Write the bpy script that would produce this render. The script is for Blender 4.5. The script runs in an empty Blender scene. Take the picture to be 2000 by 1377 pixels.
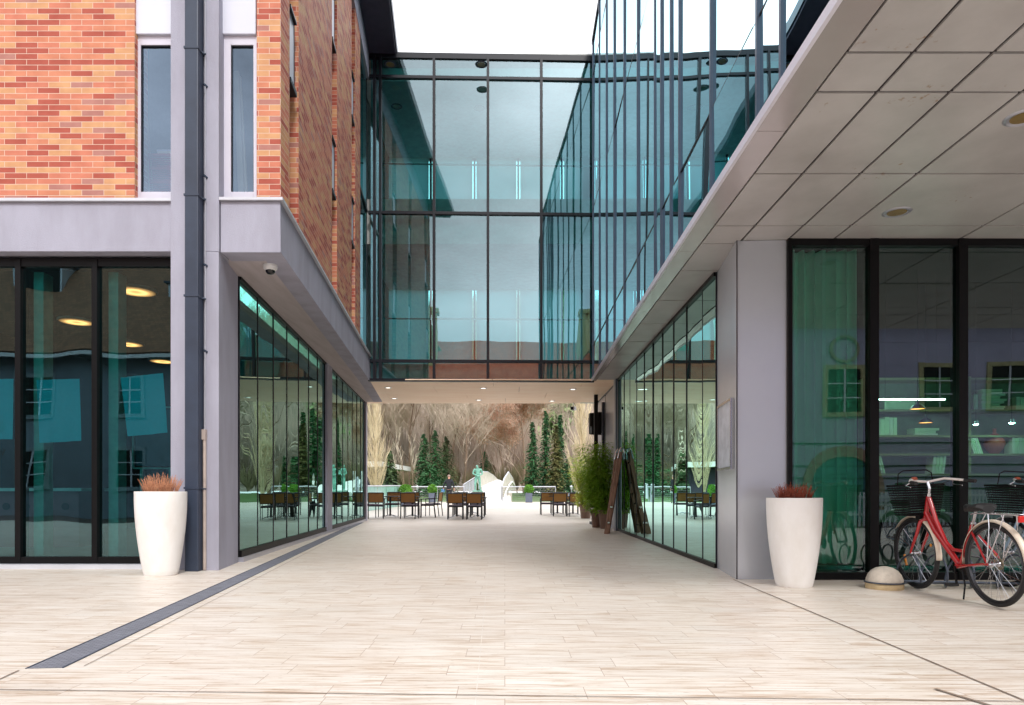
import bpy, math, random
from mathutils import Vector, Matrix
R = math.radians
S = bpy.context.scene
COL = S.collection
random.seed(7)
# ---------------------------------------------------------------- camera
CZ = 0.946
cam_d = bpy.data.cameras.new('camera'); cam = bpy.data.objects.new('camera', cam_d); COL.objects.link(cam)
cam.location = (0, 0, CZ); cam.rotation_euler = (R(90), 0, 0)
cam_d.sensor_width = 36; cam_d.lens = 24.0; cam_d.shift_y = 0.1358; cam_d.clip_end = 2000; cam_d.clip_start = 0.05
S.camera = cam
F = 1333.3
# ---------------------------------------------------------------- light
W = bpy.data.worlds.new('World'); S.world = W; W.use_nodes = True
nt = W.node_tree; nt.nodes.clear()
SUN_EL, SUN_AZ = 44, 163
out = nt.nodes.new('ShaderNodeOutputWorld'); bg = nt.nodes.new('ShaderNodeBackground')
sky = nt.nodes.new('ShaderNodeTexSky'); sky.sky_type = 'NISHITA'; sky.sun_disc = False
sky.sun_elevation = R(SUN_EL); sky.sun_rotation = R(SUN_AZ); sky.air_density = 1.5; sky.dust_density = 4.0
hs = nt.nodes.new('ShaderNodeHueSaturation'); hs.inputs['Saturation'].default_value = 0.16; hs.inputs['Value'].default_value = 1.0
tc = nt.nodes.new('ShaderNodeTexCoord'); mp = nt.nodes.new('ShaderNodeMapping'); mp.inputs['Scale'].default_value = (1, 1, 2.2)
nz = nt.nodes.new('ShaderNodeTexNoise'); nz.inputs['Scale'].default_value = 2.7; nz.inputs['Detail'].default_value = 6
cr = nt.nodes.new('ShaderNodeMapRange'); cr.inputs[1].default_value = 0.3; cr.inputs[2].default_value = 0.7; cr.inputs[3].default_value = 0.5; cr.inputs[4].default_value = 1.3
mx = nt.nodes.new('ShaderNodeMix'); mx.data_type = 'RGBA'; mx.blend_type = 'MIX'; mx.inputs[0].default_value = 0.62
mx.inputs[7].default_value = (9.4, 9.5, 9.9, 1)     # the even cloud layer over the sky
ml = nt.nodes.new('ShaderNodeVectorMath'); ml.operation = 'SCALE'
L = nt.links.new
L(sky.outputs[0], hs.inputs['Color']); L(hs.outputs[0], mx.inputs[6]); L(mx.outputs[2], ml.inputs[0])
L(tc.outputs['Generated'], mp.inputs[0]); L(mp.outputs[0], nz.inputs['Vector']); L(nz.outputs[0], cr.inputs[0]); L(cr.outputs[0], ml.inputs['Scale'])
sp = nt.nodes.new('ShaderNodeSeparateXYZ'); L(tc.outputs['Generated'], sp.inputs[0])
gr = nt.nodes.new('ShaderNodeMapRange'); gr.inputs[1].default_value = -.8; gr.inputs[2].default_value = .9; gr.inputs[3].default_value = .8; gr.inputs[4].default_value = 1.5
L(sp.outputs[1], gr.inputs[0])                      # the cloud cover is thinner and brighter beyond the terrace
m2 = nt.nodes.new('ShaderNodeVectorMath'); m2.operation = 'SCALE'; L(ml.outputs[0], m2.inputs[0]); L(gr.outputs[0], m2.inputs['Scale'])
L(m2.outputs[0], bg.inputs['Color']); bg.inputs['Strength'].default_value = 0.14
L(bg.outputs[0], out.inputs[0])
sd = bpy.data.lights.new('sun', 'SUN'); sd.energy = 1.05; sd.angle = R(11); sd.color = (1, 0.975, 0.94)
so = bpy.data.objects.new('sun', sd); COL.objects.link(so)
_az = R(SUN_AZ); _d = Vector((math.sin(_az) * math.cos(R(SUN_EL)), math.cos(_az) * math.cos(R(SUN_EL)), math.sin(R(SUN_EL))))
so.rotation_euler = _d.to_track_quat('Z', 'Y').to_euler()
S.view_settings.view_transform = 'Standard'; S.view_settings.look = 'None'; S.view_settings.gamma = 1
S.view_settings.exposure = 1.0
S.render.engine = 'CYCLES'
cy = S.cycles
cy.max_bounces = 12; cy.transparent_max_bounces = 24; cy.glossy_bounces = 6; cy.diffuse_bounces = 5; cy.use_denoising = True
cy.sample_clamp_indirect = 6; cy.caustics_reflective = False; cy.caustics_refractive = False

# ---------------------------------------------------------------- helpers
def lin(c):
    return tuple(((v / 255) / 12.92 if v / 255 <= .04045 else ((v / 255 + .055) / 1.055) ** 2.4) for v in c)
def P(x, y, Z):
    return Vector(((x - 1000) / F * Z, Z, CZ + (960 - y) / F * Z))
def PX(x, Z): return (x - 1000) / F * Z
def PZ(y, Z): return CZ + (960 - y) / F * Z

class MB:
    def __init__(s): s.v = []; s.f = []; s.u = []
    def face(s, pts, uv=None):
        n = len(s.v); s.v += [tuple(p) for p in pts]; s.f.append(tuple(range(n, n + len(pts))))
        s.u.append(uv or [(p[0], p[1]) for p in pts])
    def idx(s, vs, fs):
        n = len(s.v); s.v += [tuple(p) for p in vs]
        for f in fs:
            s.f.append(tuple(n + i for i in f)); s.u.append([(vs[i][0] + vs[i][1], vs[i][2]) for i in f])
    def prism(s, poly, z0, z1):
        # footprint polygon, UV in metres: along the wall and height
        a = sum(poly[i][0] * poly[(i + 1) % len(poly)][1] - poly[(i + 1) % len(poly)][0] * poly[i][1] for i in range(len(poly)))
        if a < 0: poly = poly[::-1]
        n = len(poly); d = 0
        for i in range(n):
            p, q = poly[i], poly[(i + 1) % n]; l = math.hypot(q[0] - p[0], q[1] - p[1])
            if abs(q[0] - p[0]) > abs(q[1] - p[1]): u0, u1 = p[0], p[0] + math.copysign(l, q[0] - p[0])
            else: u0, u1 = p[1], p[1] + math.copysign(l, q[1] - p[1])
            s.face([(p[0], p[1], z0), (q[0], q[1], z0), (q[0], q[1], z1), (p[0], p[1], z1)], [(u0, z0), (u1, z0), (u1, z1), (u0, z1)])
        s.face([(p[0], p[1], z1) for p in poly]); s.face([(p[0], p[1], z0) for p in poly[::-1]])
    def box(s, x0, x1, y0, y1, z0, z1):
        s.prism([(min(x0, x1), min(y0, y1)), (max(x0, x1), min(y0, y1)), (max(x0, x1), max(y0, y1)), (min(x0, x1), max(y0, y1))], min(z0, z1), max(z0, z1))
    def wall(s, p, q, t, z0, z1):
        # wall from p to q; t > 0 thickens to the left of p->q
        dx, dy = q[0] - p[0], q[1] - p[1]; l = math.hypot(dx, dy); nx, ny = -dy / l * t, dx / l * t
        s.prism([p, q, (q[0] + nx, q[1] + ny), (p[0] + nx, p[1] + ny)], z0, z1)
    def tube(s, pts, r, n=6, closed=False, cap=True):
        pts = [Vector(p) for p in pts]; m = len(pts)
        rs = r if isinstance(r, (list, tuple)) else [r] * m
        up = None; base = len(s.v)
        for i in range(m):
            if closed: d = pts[(i + 1) % m] - pts[i - 1]
            else: d = pts[min(i + 1, m - 1)] - pts[max(i - 1, 0)]
            if d.length < 1e-9: d = Vector((0, 0, 1))
            d.normalize()
            if up is None:
                up = Vector((0, 0, 1)) if abs(d.z) < .9 else Vector((1, 0, 0))
            a = up - d * up.dot(d)
            if a.length < 1e-6: a = d.orthogonal()
            a.normalize(); up = a; b = d.cross(a)
            for k in range(n):
                t = 2 * math.pi * k / n
                s.v.append(tuple(pts[i] + a * math.cos(t) * rs[i] + b * math.sin(t) * rs[i]))
        for i in range(m if closed else m - 1):
            j = (i + 1) % m
            for k in range(n):
                s.f.append((base + i * n + k, base + i * n + (k + 1) % n, base + j * n + (k + 1) % n, base + j * n + k)); s.u.append([(0, i), (1, i), (1, i + 1), (0, i + 1)])
        if cap and not closed:
            s.f.append(tuple(base + k for k in range(n))[::-1]); s.u.append([(0, 0)] * n)
            s.f.append(tuple(base + (m - 1) * n + k for k in range(n))); s.u.append([(0, 0)] * n)
    def bar(s, p, q, w, h, up=(0, 0, 1)):
        p, q = Vector(p), Vector(q); d = (q - p).normalized(); u = Vector(up)
        if abs(d.dot(u)) > .98: u = Vector((0, 1, 0))
        a = d.cross(u).normalized() * w / 2; b = a.normalized().cross(d).normalized() * h / 2
        v = [p - a - b, p + a - b, p + a + b, p - a + b, q - a - b, q + a - b, q + a + b, q - a + b]
        s.idx(v, [(3, 2, 1, 0), (4, 5, 6, 7), (0, 1, 5, 4), (1, 2, 6, 5), (2, 3, 7, 6), (3, 0, 4, 7)])
    def lathe(s, prof, c=(0, 0, 0), n=32, axis='Z'):
        base = len(s.v)
        for (r, h) in prof:
            for k in range(n):
                t = 2 * math.pi * k / n; x, y, z = r * math.cos(t), r * math.sin(t), h
                if axis == 'X': x, y, z = z, x, y
                if axis == 'Y': x, y, z = x, z, y
                s.v.append((c[0] + x, c[1] + y, c[2] + z))
        for i in range(len(prof) - 1):
            for k in range(n):
                s.f.append((base + i * n + k, base + i * n + (k + 1) % n, base + (i + 1) * n + (k + 1) % n, base + (i + 1) * n + k))
                s.u.append([(k / n, prof[i][1]), ((k + 1) / n, prof[i][1]), ((k + 1) / n, prof[i + 1][1]), (k / n, prof[i + 1][1])])
    def build(s, name, mat, parent=None, smooth=False, bevel=0, local=False, split=False):
        if split:                                         # every separate piece becomes a part of its own
            key = {}; par = list(range(len(s.f)))
            def find(i):
                while par[i] != i: par[i] = par[par[i]]; i = par[i]
                return i
            for i, f in enumerate(s.f):
                for v in f:
                    k = tuple(round(q, 4) for q in s.v[v]); j = key.setdefault(k, i); ri, rj = find(i), find(j)
                    if ri != rj: par[ri] = rj
            groups = {}
            for i in range(len(s.f)): groups.setdefault(find(i), []).append(i)
            res = []
            for g in groups.values():
                m = MB()
                for i in g: m.face([s.v[v] for v in s.f[i]], s.u[i])
                res.append(m.build(name, mat, parent, smooth, bevel, local))
            return res[0]
        me = bpy.data.meshes.new(name); me.from_pydata(s.v, [], s.f)
        uv = me.uv_layers.new(name='UVMap'); flat = [c for f in s.u for p in f for c in (float(p[0]), float(p[1]))]
        uv.data.foreach_set('uv', flat)
        me.materials.append(mat); me.update()
        o = bpy.data.objects.new(name, me); COL.objects.link(o)
        if smooth:
            me.shade_smooth()
            try: me.set_sharp_from_angle(angle=R(40))
            except Exception: pass
        if bevel:
            import bmesh
            b = bmesh.new(); b.from_mesh(me); bmesh.ops.remove_doubles(b, verts=b.verts, dist=1e-5); b.to_mesh(me); b.free()
            m = o.modifiers.new('bevel', 'BEVEL'); m.width = bevel; m.segments = 2; m.limit_method = 'ANGLE'
        if parent:
            o.parent = parent
            if not local:
                o.matrix_parent_inverse = parent_world(parent).inverted()
        return o
def parent_world(p):
    m = Matrix.LocRotScale(p.location, p.rotation_euler, p.scale)
    if p.parent: m = parent_world(p.parent) @ p.matrix_parent_inverse @ m
    return m
def tag(o, label=None, cat=None, group=None, kind=None):
    if label: o['label'] = label
    if cat: o['category'] = cat
    if group: o['group'] = group
    if kind: o['kind'] = kind
    return o
def thing(name, label, cat, loc=(0, 0, 0), rz=0, group=None):
    o = bpy.data.objects.new(name, None); COL.objects.link(o); o.location = loc; o.rotation_euler = (0, 0, rz); o.empty_display_size = .2
    return tag(o, label, cat, group)
CH = {}
def copy_tree(o, parent=None):
    c = o.copy(); COL.objects.link(c)
    if parent: c.parent = parent
    for ch in list(o.children): copy_tree(ch, c)
    return c
def dup(o, loc, rz=0, label=None, sc=None, group=None):
    c = copy_tree(o); c.location = loc; c.rotation_euler = (0, 0, rz)
    if label: c['label'] = label
    if group: c['group'] = group
    if sc: c.scale = sc if isinstance(sc, (tuple, list)) else (sc,) * 3
    return c
def gz(X, Y):
    a = max(-.05, min(.015, -.025 - .01 * X)); t = max(0, min(1, (Y - 22) / 24))
    return a * (1 - t) + .25 * t

# ---------------------------------------------------------------- materials
def newmat(name):
    m = bpy.data.materials.new(name); m.use_nodes = True; t = m.node_tree; t.nodes.clear()
    o = t.nodes.new('ShaderNodeOutputMaterial'); return m, t, o
def N(t, k, **kw):
    n = t.nodes.new(k)
    for a, v in kw.items():
        if a.startswith('i_'):
            key = a[2:].replace('_', ' '); n.inputs[key].default_value = v
        else: setattr(n, a, v)
    return n
def ramp(t, stops, interp='LINEAR'):
    n = t.nodes.new('ShaderNodeValToRGB'); n.color_ramp.interpolation = interp; e = n.color_ramp.elements
    while len(e) < len(stops): e.new(.5)
    for i, (p, c) in enumerate(stops): e[i].position = p; e[i].color = (*c, 1)
    return n
def pbr(name, c, rough=.6, var=.12, scale=6, bump=.0, bscale=60, metal=0, spec=.5, coord='Object', c2=None, stretch=(1, 1, 1), detail=5, coat=0):
    m, t, o = newmat(name); b = N(t, 'ShaderNodeBsdfPrincipled'); t.links.new(b.outputs[0], o.inputs[0])
    b.inputs['Roughness'].default_value = rough; b.inputs['Metallic'].default_value = metal; b.inputs['Specular IOR Level'].default_value = spec
    if coat: b.inputs['Coat Weight'].default_value = coat
    tc = N(t, 'ShaderNodeTexCoord'); mp = N(t, 'ShaderNodeMapping'); mp.inputs['Scale'].default_value = stretch
    t.links.new(tc.outputs[coord], mp.inputs[0])
    nz = N(t, 'ShaderNodeTexNoise'); nz.inputs['Scale'].default_value = scale; nz.inputs['Detail'].default_value = detail; nz.inputs['Roughness'].default_value = .6
    t.links.new(mp.outputs[0], nz.inputs['Vector'])
    c2 = c2 or tuple(max(0, v * (1 - var * 2)) for v in c)
    r = ramp(t, [(.3, c2), (.62, c)]); t.links.new(nz.outputs[0], r.inputs[0]); t.links.new(r.outputs[0], b.inputs['Base Color'])
    if bump:
        n2 = N(t, 'ShaderNodeTexNoise'); n2.inputs['Scale'].default_value = bscale; n2.inputs['Detail'].default_value = 4
        t.links.new(mp.outputs[0], n2.inputs['Vector'])
        bp = N(t, 'ShaderNodeBump'); bp.inputs['Strength'].default_value = bump; bp.inputs['Distance'].default_value = .01
        t.links.new(n2.outputs[0], bp.inputs['Height']); t.links.new(bp.outputs[0], b.inputs['Normal'])
    return m
def emis(name, c, s):
    m, t, o = newmat(name); e = N(t, 'ShaderNodeEmission'); e.inputs[0].default_value = (*c, 1); e.inputs[1].default_value = s
    t.links.new(e.outputs[0], o.inputs[0]); return m
def glass(name, tint, refl, rtint=(.9, .97, 1), wob=.02, wscale=1.4, stretch=(1, 1, .35)):
    m, t, o = newmat(name)
    tr = N(t, 'ShaderNodeBsdfTransparent'); tr.inputs[0].default_value = (*tint, 1)
    gl = N(t, 'ShaderNodeBsdfGlossy'); gl.inputs['Color'].default_value = (*rtint, 1); gl.inputs['Roughness'].default_value = 0.0
    fr = N(t, 'ShaderNodeFresnel'); fr.inputs[0].default_value = 1.5
    ma = N(t, 'ShaderNodeMath', operation='MULTIPLY_ADD'); ma.inputs[1].default_value = 1.15; ma.inputs[2].default_value = refl; ma.use_clamp = True
    t.links.new(fr.outputs[0], ma.inputs[0])
    ms = N(t, 'ShaderNodeMixShader'); t.links.new(ma.outputs[0], ms.inputs[0]); t.links.new(tr.outputs[0], ms.inputs[1]); t.links.new(gl.outputs[0], ms.inputs[2])
    t.links.new(ms.outputs[0], o.inputs[0])
    tc = N(t, 'ShaderNodeTexCoord'); mp = N(t, 'ShaderNodeMapping'); mp.inputs['Scale'].default_value = stretch
    nz = N(t, 'ShaderNodeTexNoise'); nz.inputs['Scale'].default_value = wscale; nz.inputs['Detail'].default_value = .5
    t.links.new(tc.outputs['Object'], mp.inputs[0]); t.links.new(mp.outputs[0], nz.inputs['Vector'])
    bp = N(t, 'ShaderNodeBump'); bp.inputs['Strength'].default_value = 1; bp.inputs['Distance'].default_value = wob
    t.links.new(nz.outputs[0], bp.inputs['Height']); t.links.new(bp.outputs[0], gl.inputs['Normal'])
    return m
def brickmat():
    m, t, o = newmat('brick_tiles'); b = N(t, 'ShaderNodeBsdfPrincipled'); t.links.new(b.outputs[0], o.inputs[0])
    tc = N(t, 'ShaderNodeTexCoord'); br = N(t, 'ShaderNodeTexBrick')
    br.inputs['Scale'].default_value = 1; br.inputs['Brick Width'].default_value = .265; br.inputs['Row Height'].default_value = .0682
    br.inputs['Mortar Size'].default_value = .0034; br.inputs['Mortar Smooth'].default_value = .2
    br.inputs['Color1'].default_value = (0, 0, 0, 1); br.inputs['Color2'].default_value = (1, 1, 1, 1); br.inputs['Mortar'].default_value = (0, 0, 0, 1)
    t.links.new(tc.outputs['UV'], br.inputs['Vector'])
    r = ramp(t, [(0, lin((172, 92, 78))), (.24, lin((202, 134, 106))), (.45, lin((205, 157, 116))), (.70, lin((200, 127, 104))), (.93, lin((176, 126, 116)))], 'CONSTANT')
    t.links.new(br.outputs['Color'], r.inputs[0])
    nz = N(t, 'ShaderNodeTexNoise'); nz.inputs['Scale'].default_value = 5; nz.inputs['Detail'].default_value = 3
    t.links.new(tc.outputs['UV'], nz.inputs['Vector'])
    mv = N(t, 'ShaderNodeMix', data_type='RGBA', blend_type='MULTIPLY'); mv.inputs[0].default_value = 1
    r2 = ramp(t, [(.35, (.86, .80, .80)), (.65, (1.0, 1.0, 1.0))]); t.links.new(nz.outputs[0], r2.inputs[0])
    t.links.new(r.outputs[0], mv.inputs[6]); t.links.new(r2.outputs[0], mv.inputs[7])
    mm = N(t, 'ShaderNodeMix', data_type='RGBA'); mm.inputs[7].default_value = (*lin((212, 190, 174)), 1)
    t.links.new(br.outputs['Fac'], mm.inputs[0]); t.links.new(mv.outputs[2], mm.inputs[6]); t.links.new(mm.outputs[2], b.inputs['Base Color'])
    rr = N(t, 'ShaderNodeMapRange'); b.inputs['Specular IOR Level'].default_value = .12; rr.inputs[3].default_value = .6; rr.inputs[4].default_value = .8; t.links.new(br.outputs['Fac'], rr.inputs[0]); t.links.new(rr.outputs[0], b.inputs['Roughness'])
    bp = N(t, 'ShaderNodeBump', invert=True); bp.inputs['Strength'].default_value = .5; bp.inputs['Distance'].default_value = .004
    t.links.new(br.outputs['Fac'], bp.inputs['Height']); t.links.new(bp.outputs[0], b.inputs['Normal'])
    return m
def stonemat():
    # travertine slabs: long rows across the passage with streaks along each slab
    m, t, o = newmat('travertine'); b = N(t, 'ShaderNodeBsdfPrincipled'); t.links.new(b.outputs[0], o.inputs[0])
    tc = N(t, 'ShaderNodeTexCoord'); br = N(t, 'ShaderNodeTexBrick'); br.offset = .37; br.offset_frequency = 2; br.squash = 1.35; br.squash_frequency = 3
    br.inputs['Scale'].default_value = 1; br.inputs['Brick Width'].default_value = .62; br.inputs['Row Height'].default_value = .20
    br.inputs['Mortar Size'].default_value = .0018; br.inputs['Mortar Smooth'].default_value = .1
    br.inputs['Color1'].default_value = (0, 0, 0, 1); br.inputs['Color2'].default_value = (1, 1, 1, 1); br.inputs['Mortar'].default_value = (.5, .5, .5, 1)
    mp0 = N(t, 'ShaderNodeMapping'); mp0.inputs['Rotation'].default_value = (0, 0, R(-.6)); t.links.new(tc.outputs['Object'], mp0.inputs[0]); t.links.new(mp0.outputs[0], br.inputs['Vector'])
    # offset the streak noise per slab
    sx = N(t, 'ShaderNodeVectorMath', operation='SCALE'); sx.inputs['Scale'].default_value = 37; t.links.new(br.outputs['Color'], sx.inputs[0])
    ad = N(t, 'ShaderNodeVectorMath', operation='ADD'); t.links.new(sx.outputs[0], ad.inputs[0])
    mp = N(t, 'ShaderNodeMapping'); mp.inputs['Scale'].default_value = (1.6, 26, 1); t.links.new(mp0.outputs[0], mp.inputs[0]); t.links.new(mp.outputs[0], ad.inputs[1])
    nz = N(t, 'ShaderNodeTexNoise'); nz.inputs['Scale'].default_value = 1.5; nz.inputs['Detail'].default_value = 7; nz.inputs['Roughness'].default_value = .68; nz.inputs['Distortion'].default_value = .35
    t.links.new(ad.outputs[0], nz.inputs['Vector'])
    r = ramp(t, [(.31, lin((158, 130, 106))), (.40, lin((190, 172, 154))), (.48, lin((211, 203, 193))), (.62, lin((220, 216, 210)))]); t.links.new(nz.outputs[0], r.inputs[0])
    # per slab tone
    r3 = ramp(t, [(0, (.93, .91, .89)), (.5, (1, .985, .97)), (1, (.97, .94, .91))]); t.links.new(br.outputs['Color'], r3.inputs[0])
    m1 = N(t, 'ShaderNodeMix', data_type='RGBA', blend_type='MULTIPLY'); m1.inputs[0].default_value = 1; t.links.new(r.outputs[0], m1.inputs[6]); t.links.new(r3.outputs[0], m1.inputs[7])
    # pits
    mpp = N(t, 'ShaderNodeMapping'); mpp.inputs['Scale'].default_value = (22, 70, 1); t.links.new(mp0.outputs[0], mpp.inputs[0])
    n2 = N(t, 'ShaderNodeTexNoise'); n2.inputs['Scale'].default_value = 1; n2.inputs['Detail'].default_value = 3; t.links.new(mpp.outputs[0], n2.inputs['Vector'])
    r4 = ramp(t, [(.30, (.55, .48, .42)), (.36, (1, 1, 1))]); t.links.new(n2.outputs[0], r4.inputs[0])
    m2 = N(t, 'ShaderNodeMix', data_type='RGBA', blend_type='MULTIPLY'); m2.inputs[0].default_value = .6; t.links.new(m1.outputs[2], m2.inputs[6]); t.links.new(r4.outputs[0], m2.inputs[7])
    # large soft dirt
    n3 = N(t, 'ShaderNodeTexNoise'); n3.inputs['Scale'].default_value = .45; n3.inputs['Detail'].default_value = 4; t.links.new(tc.outputs['Object'], n3.inputs['Vector'])
    r5 = ramp(t, [(.35, (.92, .9, .89)), (.6, (1, 1, 1))]); t.links.new(n3.outputs[0], r5.inputs[0])
    m3 = N(t, 'ShaderNodeMix', data_type='RGBA', blend_type='MULTIPLY'); m3.inputs[0].default_value = 1; t.links.new(m2.outputs[2], m3.inputs[6]); t.links.new(r5.outputs[0], m3.inputs[7])
    mm = N(t, 'ShaderNodeMix', data_type='RGBA'); mm.inputs[7].default_value = (*lin((158, 136, 120)), 1)
    t.links.new(br.outputs['Fac'], mm.inputs[0]); t.links.new(m3.outputs[2], mm.inputs[6]); t.links.new(mm.outputs[2], b.inputs['Base Color'])
    b.inputs['Roughness'].default_value = .42; b.inputs['Specular IOR Level'].default_value = .35
    bp = N(t, 'ShaderNodeBump'); bp.inputs['Strength'].default_value = .25; bp.inputs['Distance'].default_value = .003
    t.links.new(n2.outputs[0], bp.inputs['Height']); t.links.new(bp.outputs[0], b.inputs['Normal'])
    return m
def tilemat(name, ca, cb, w=.18, h=.16, mo=.014):
    m, t, o = newmat(name); b = N(t, 'ShaderNodeBsdfPrincipled'); t.links.new(b.outputs[0], o.inputs[0]); b.inputs['Roughness'].default_value = .8
    tc = N(t, 'ShaderNodeTexCoord'); br = N(t, 'ShaderNodeTexBrick'); br.inputs['Scale'].default_value = 1; br.inputs['Brick Width'].default_value = w; br.inputs['Row Height'].default_value = h
    br.inputs['Mortar Size'].default_value = mo; br.inputs['Mortar Smooth'].default_value = 1
    br.inputs['Color1'].default_value = (*ca, 1); br.inputs['Color2'].default_value = (*cb, 1); br.inputs['Mortar'].default_value = (*[v * .3 for v in ca], 1)
    t.links.new(tc.outputs['UV'], br.inputs['Vector']); t.links.new(br.outputs['Color'], b.inputs['Base Color']); return m

M = {}
M['brick'] = brickmat(); M['stone'] = stonemat()
M['stucco'] = pbr('lilac_render', lin((168, 168, 184)), .85, .05, 1.1, .6, 110, c2=lin((152, 151, 165)), stretch=(2.2, 2.2, .7), detail=9)
M['stucco_d'] = pbr('soffit_render', lin((186, 178, 180)), .85, .06, 2.2, .3, 120, c2=lin((170, 162, 162)), stretch=(4, .5, 1))
M['sillmetal'] = pbr('sill_metal', lin((206, 208, 216)), .4, .05, 3, metal=.3)
M['pipe'] = pbr('slate_pipe', lin((50, 60, 78)), .45, .12, 2.5, .1, 30, spec=.5, c2=lin((42, 50, 66)))
M['frame_w'] = pbr('pale_frame', lin((205, 203, 216)), .4, .03, 3)
M['panel_w'] = pbr('white_spandrel', lin((206, 209, 222)), .35, .03, 1)
M['black'] = pbr('black_frame', lin((9, 8, 10)), .45, .1, 8, spec=.2)
M['mull'] = pbr('dark_mullion', lin((18, 20, 30)), .4, .1, 8, spec=.3)
M['fin'] = pbr('slate_fin', lin((82, 94, 114)), .35, .08, 2, metal=.2)
M['alu'] = pbr('alu_panel', lin((178, 180, 190)), .28, .03, 1.2, metal=.45, c2=lin((170, 170, 182)))
M['alu_s'] = pbr('soffit_panel', lin((178, 175, 175)), .42, .05, 1.3, .05, 50, c2=lin((160, 156, 156)))
M['alu_edge'] = pbr('soffit_edge_metal', lin((196, 186, 186)), .2, .04, 1.5, .25, 3, metal=.45)
M['gap'] = pbr('dark_gap', lin((58, 52, 54)), .9)
M['column'] = pbr('column_panel', lin((200, 204, 212)), .24, .03, .8, metal=.45, c2=lin((192, 196, 206)))
M['wood_s'] = pbr('beige_soffit', lin((255, 228, 200)), .5, .05, 1.3, 0, 10, c2=lin((248, 214, 182)), stretch=(.5, 3, 1))
M['glass_l'] = glass('teal_glass', (.20, .76, .64), .15, (.56, .90, .84), .006, 1.1)
M['glass_f'] = glass('storefront_glass', (.18, .70, .74), .13, (.50, .84, .90), .009, 1.3)
M['glass_s'] = glass('right_shop_glass', (.24, .68, .56), .075, (.78, .90, .92), .004, 1.0)
M['glass_b'] = glass('bridge_glass', (.24, .74, .74), .18, (.70, .88, .96), .008, .8)
M['glass_r'] = glass('facade_glass', (.14, .70, .76), .05, (.62, .88, .96), .012, .7)
M['glass_w'] = glass('window_glass', (.66, .76, .86), .16, (.60, .77, 1), .004, 1)
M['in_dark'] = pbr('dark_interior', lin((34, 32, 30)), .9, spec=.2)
M['in_mid'] = pbr('grey_interior', lin((140, 140, 138)), .9)
M['in_light'] = pbr('pale_interior', lin((205, 208, 206)), .85)
M['in_floor'] = pbr('interior_floor', lin((120, 108, 98)), .5)
M['white_pot'] = pbr('white_pot', lin((232, 230, 228)), .5, .03, 3, .15, 70, c2=lin((222, 218, 213)), detail=10, stretch=(1.6, 1.6, .8))
def speckle(m, col, sc, lo, hi):
    # small rusty spots mixed over a material's own colour
    t = m.node_tree; b = [n for n in t.nodes if n.type == 'BSDF_PRINCIPLED'][0]; src = b.inputs['Base Color'].links[0].from_socket
    tc = N(t, 'ShaderNodeTexCoord'); n1 = N(t, 'ShaderNodeTexNoise'); n1.inputs['Scale'].default_value = sc; n1.inputs['Detail'].default_value = 3
    n2 = N(t, 'ShaderNodeTexNoise'); n2.inputs['Scale'].default_value = sc * .07; t.links.new(tc.outputs['Object'], n1.inputs['Vector']); t.links.new(tc.outputs['Object'], n2.inputs['Vector'])
    mu = N(t, 'ShaderNodeMath', operation='MULTIPLY'); t.links.new(n1.outputs[0], mu.inputs[0]); t.links.new(n2.outputs[0], mu.inputs[1])
    mr = N(t, 'ShaderNodeMapRange'); mr.inputs[1].default_value = lo; mr.inputs[2].default_value = hi; t.links.new(mu.outputs[0], mr.inputs[0])
    mx_ = N(t, 'ShaderNodeMix', data_type='RGBA'); mx_.inputs[7].default_value = (*col, 1); t.links.new(mr.outputs[0], mx_.inputs[0]); t.links.new(src, mx_.inputs[6]); t.links.new(mx_.outputs[2], b.inputs['Base Color'])
def leafy(m, c, f=.4):
    # thin leaves let light through
    t = m.node_tree; b = [n for n in t.nodes if n.type == 'BSDF_PRINCIPLED'][0]; o = [n for n in t.nodes if n.type == 'OUTPUT_MATERIAL'][0]
    tl = N(t, 'ShaderNodeBsdfTranslucent'); tl.inputs[0].default_value = (*c, 1); ms = N(t, 'ShaderNodeMixShader'); ms.inputs[0].default_value = f
    t.links.new(b.outputs[0], ms.inputs[1]); t.links.new(tl.outputs[0], ms.inputs[2]); t.links.new(ms.outputs[0], o.inputs[0])
speckle(M['alu_s'], lin((142, 120, 100)), 22, .43, .52)
M['soil'] = pbr('soil', lin((50, 38, 30)), .95)
M['chrome'] = pbr('chrome', lin((200, 200, 205)), .2, .05, 5, metal=1)
M['concrete'] = pbr('pale_concrete', lin((196, 186, 172)), .8, .12, 14, .4, 60)
M['rubber'] = pbr('rubber', lin((26, 26, 28)), .7)
# ================================================================ ground
def sheet(name, xs, ys, dz, mat, zf=gz, kind='structure'):
    mb = MB()
    for i in range(len(xs) - 1):
        for j in range(len(ys) - 1):
            c = [(xs[i], ys[j]), (xs[i + 1], ys[j]), (xs[i + 1], ys[j + 1]), (xs[i], ys[j + 1])]
            mb.face([(x, y, zf(x, y) + dz) for x, y in c])
    return tag(mb.build(name, mat), kind=kind)
sheet('plaza_paving', [-16, -4, 2.5, 16], [-3.5, 22, 46.4], 0, M['stone'])
M['asphalt'] = pbr('street_asphalt', lin((84, 74, 68)), .9, .12, 3, .4, 80)
M['grass'] = pbr('grass', lin((74, 104, 44)), .95, .2, .6, .5, 8)
sheet('street', [-120, -4, 2.5, 120], [-60, -3.5], -.12, M['asphalt'], zf=lambda x, y: gz(x, 0))
sheet('side_ground', [-120, -16], [-3.5, 46.4], -.02, M['asphalt'])
sheet('side_ground', [16, 120], [-3.5, 46.4], -.02, M['asphalt'])
def lawn_z(x, y):
    t = max(0, min(1, (y - 46.4) / 60)); return .2 - 0.25 * math.sin(math.pi * t) + .5 * t
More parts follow.
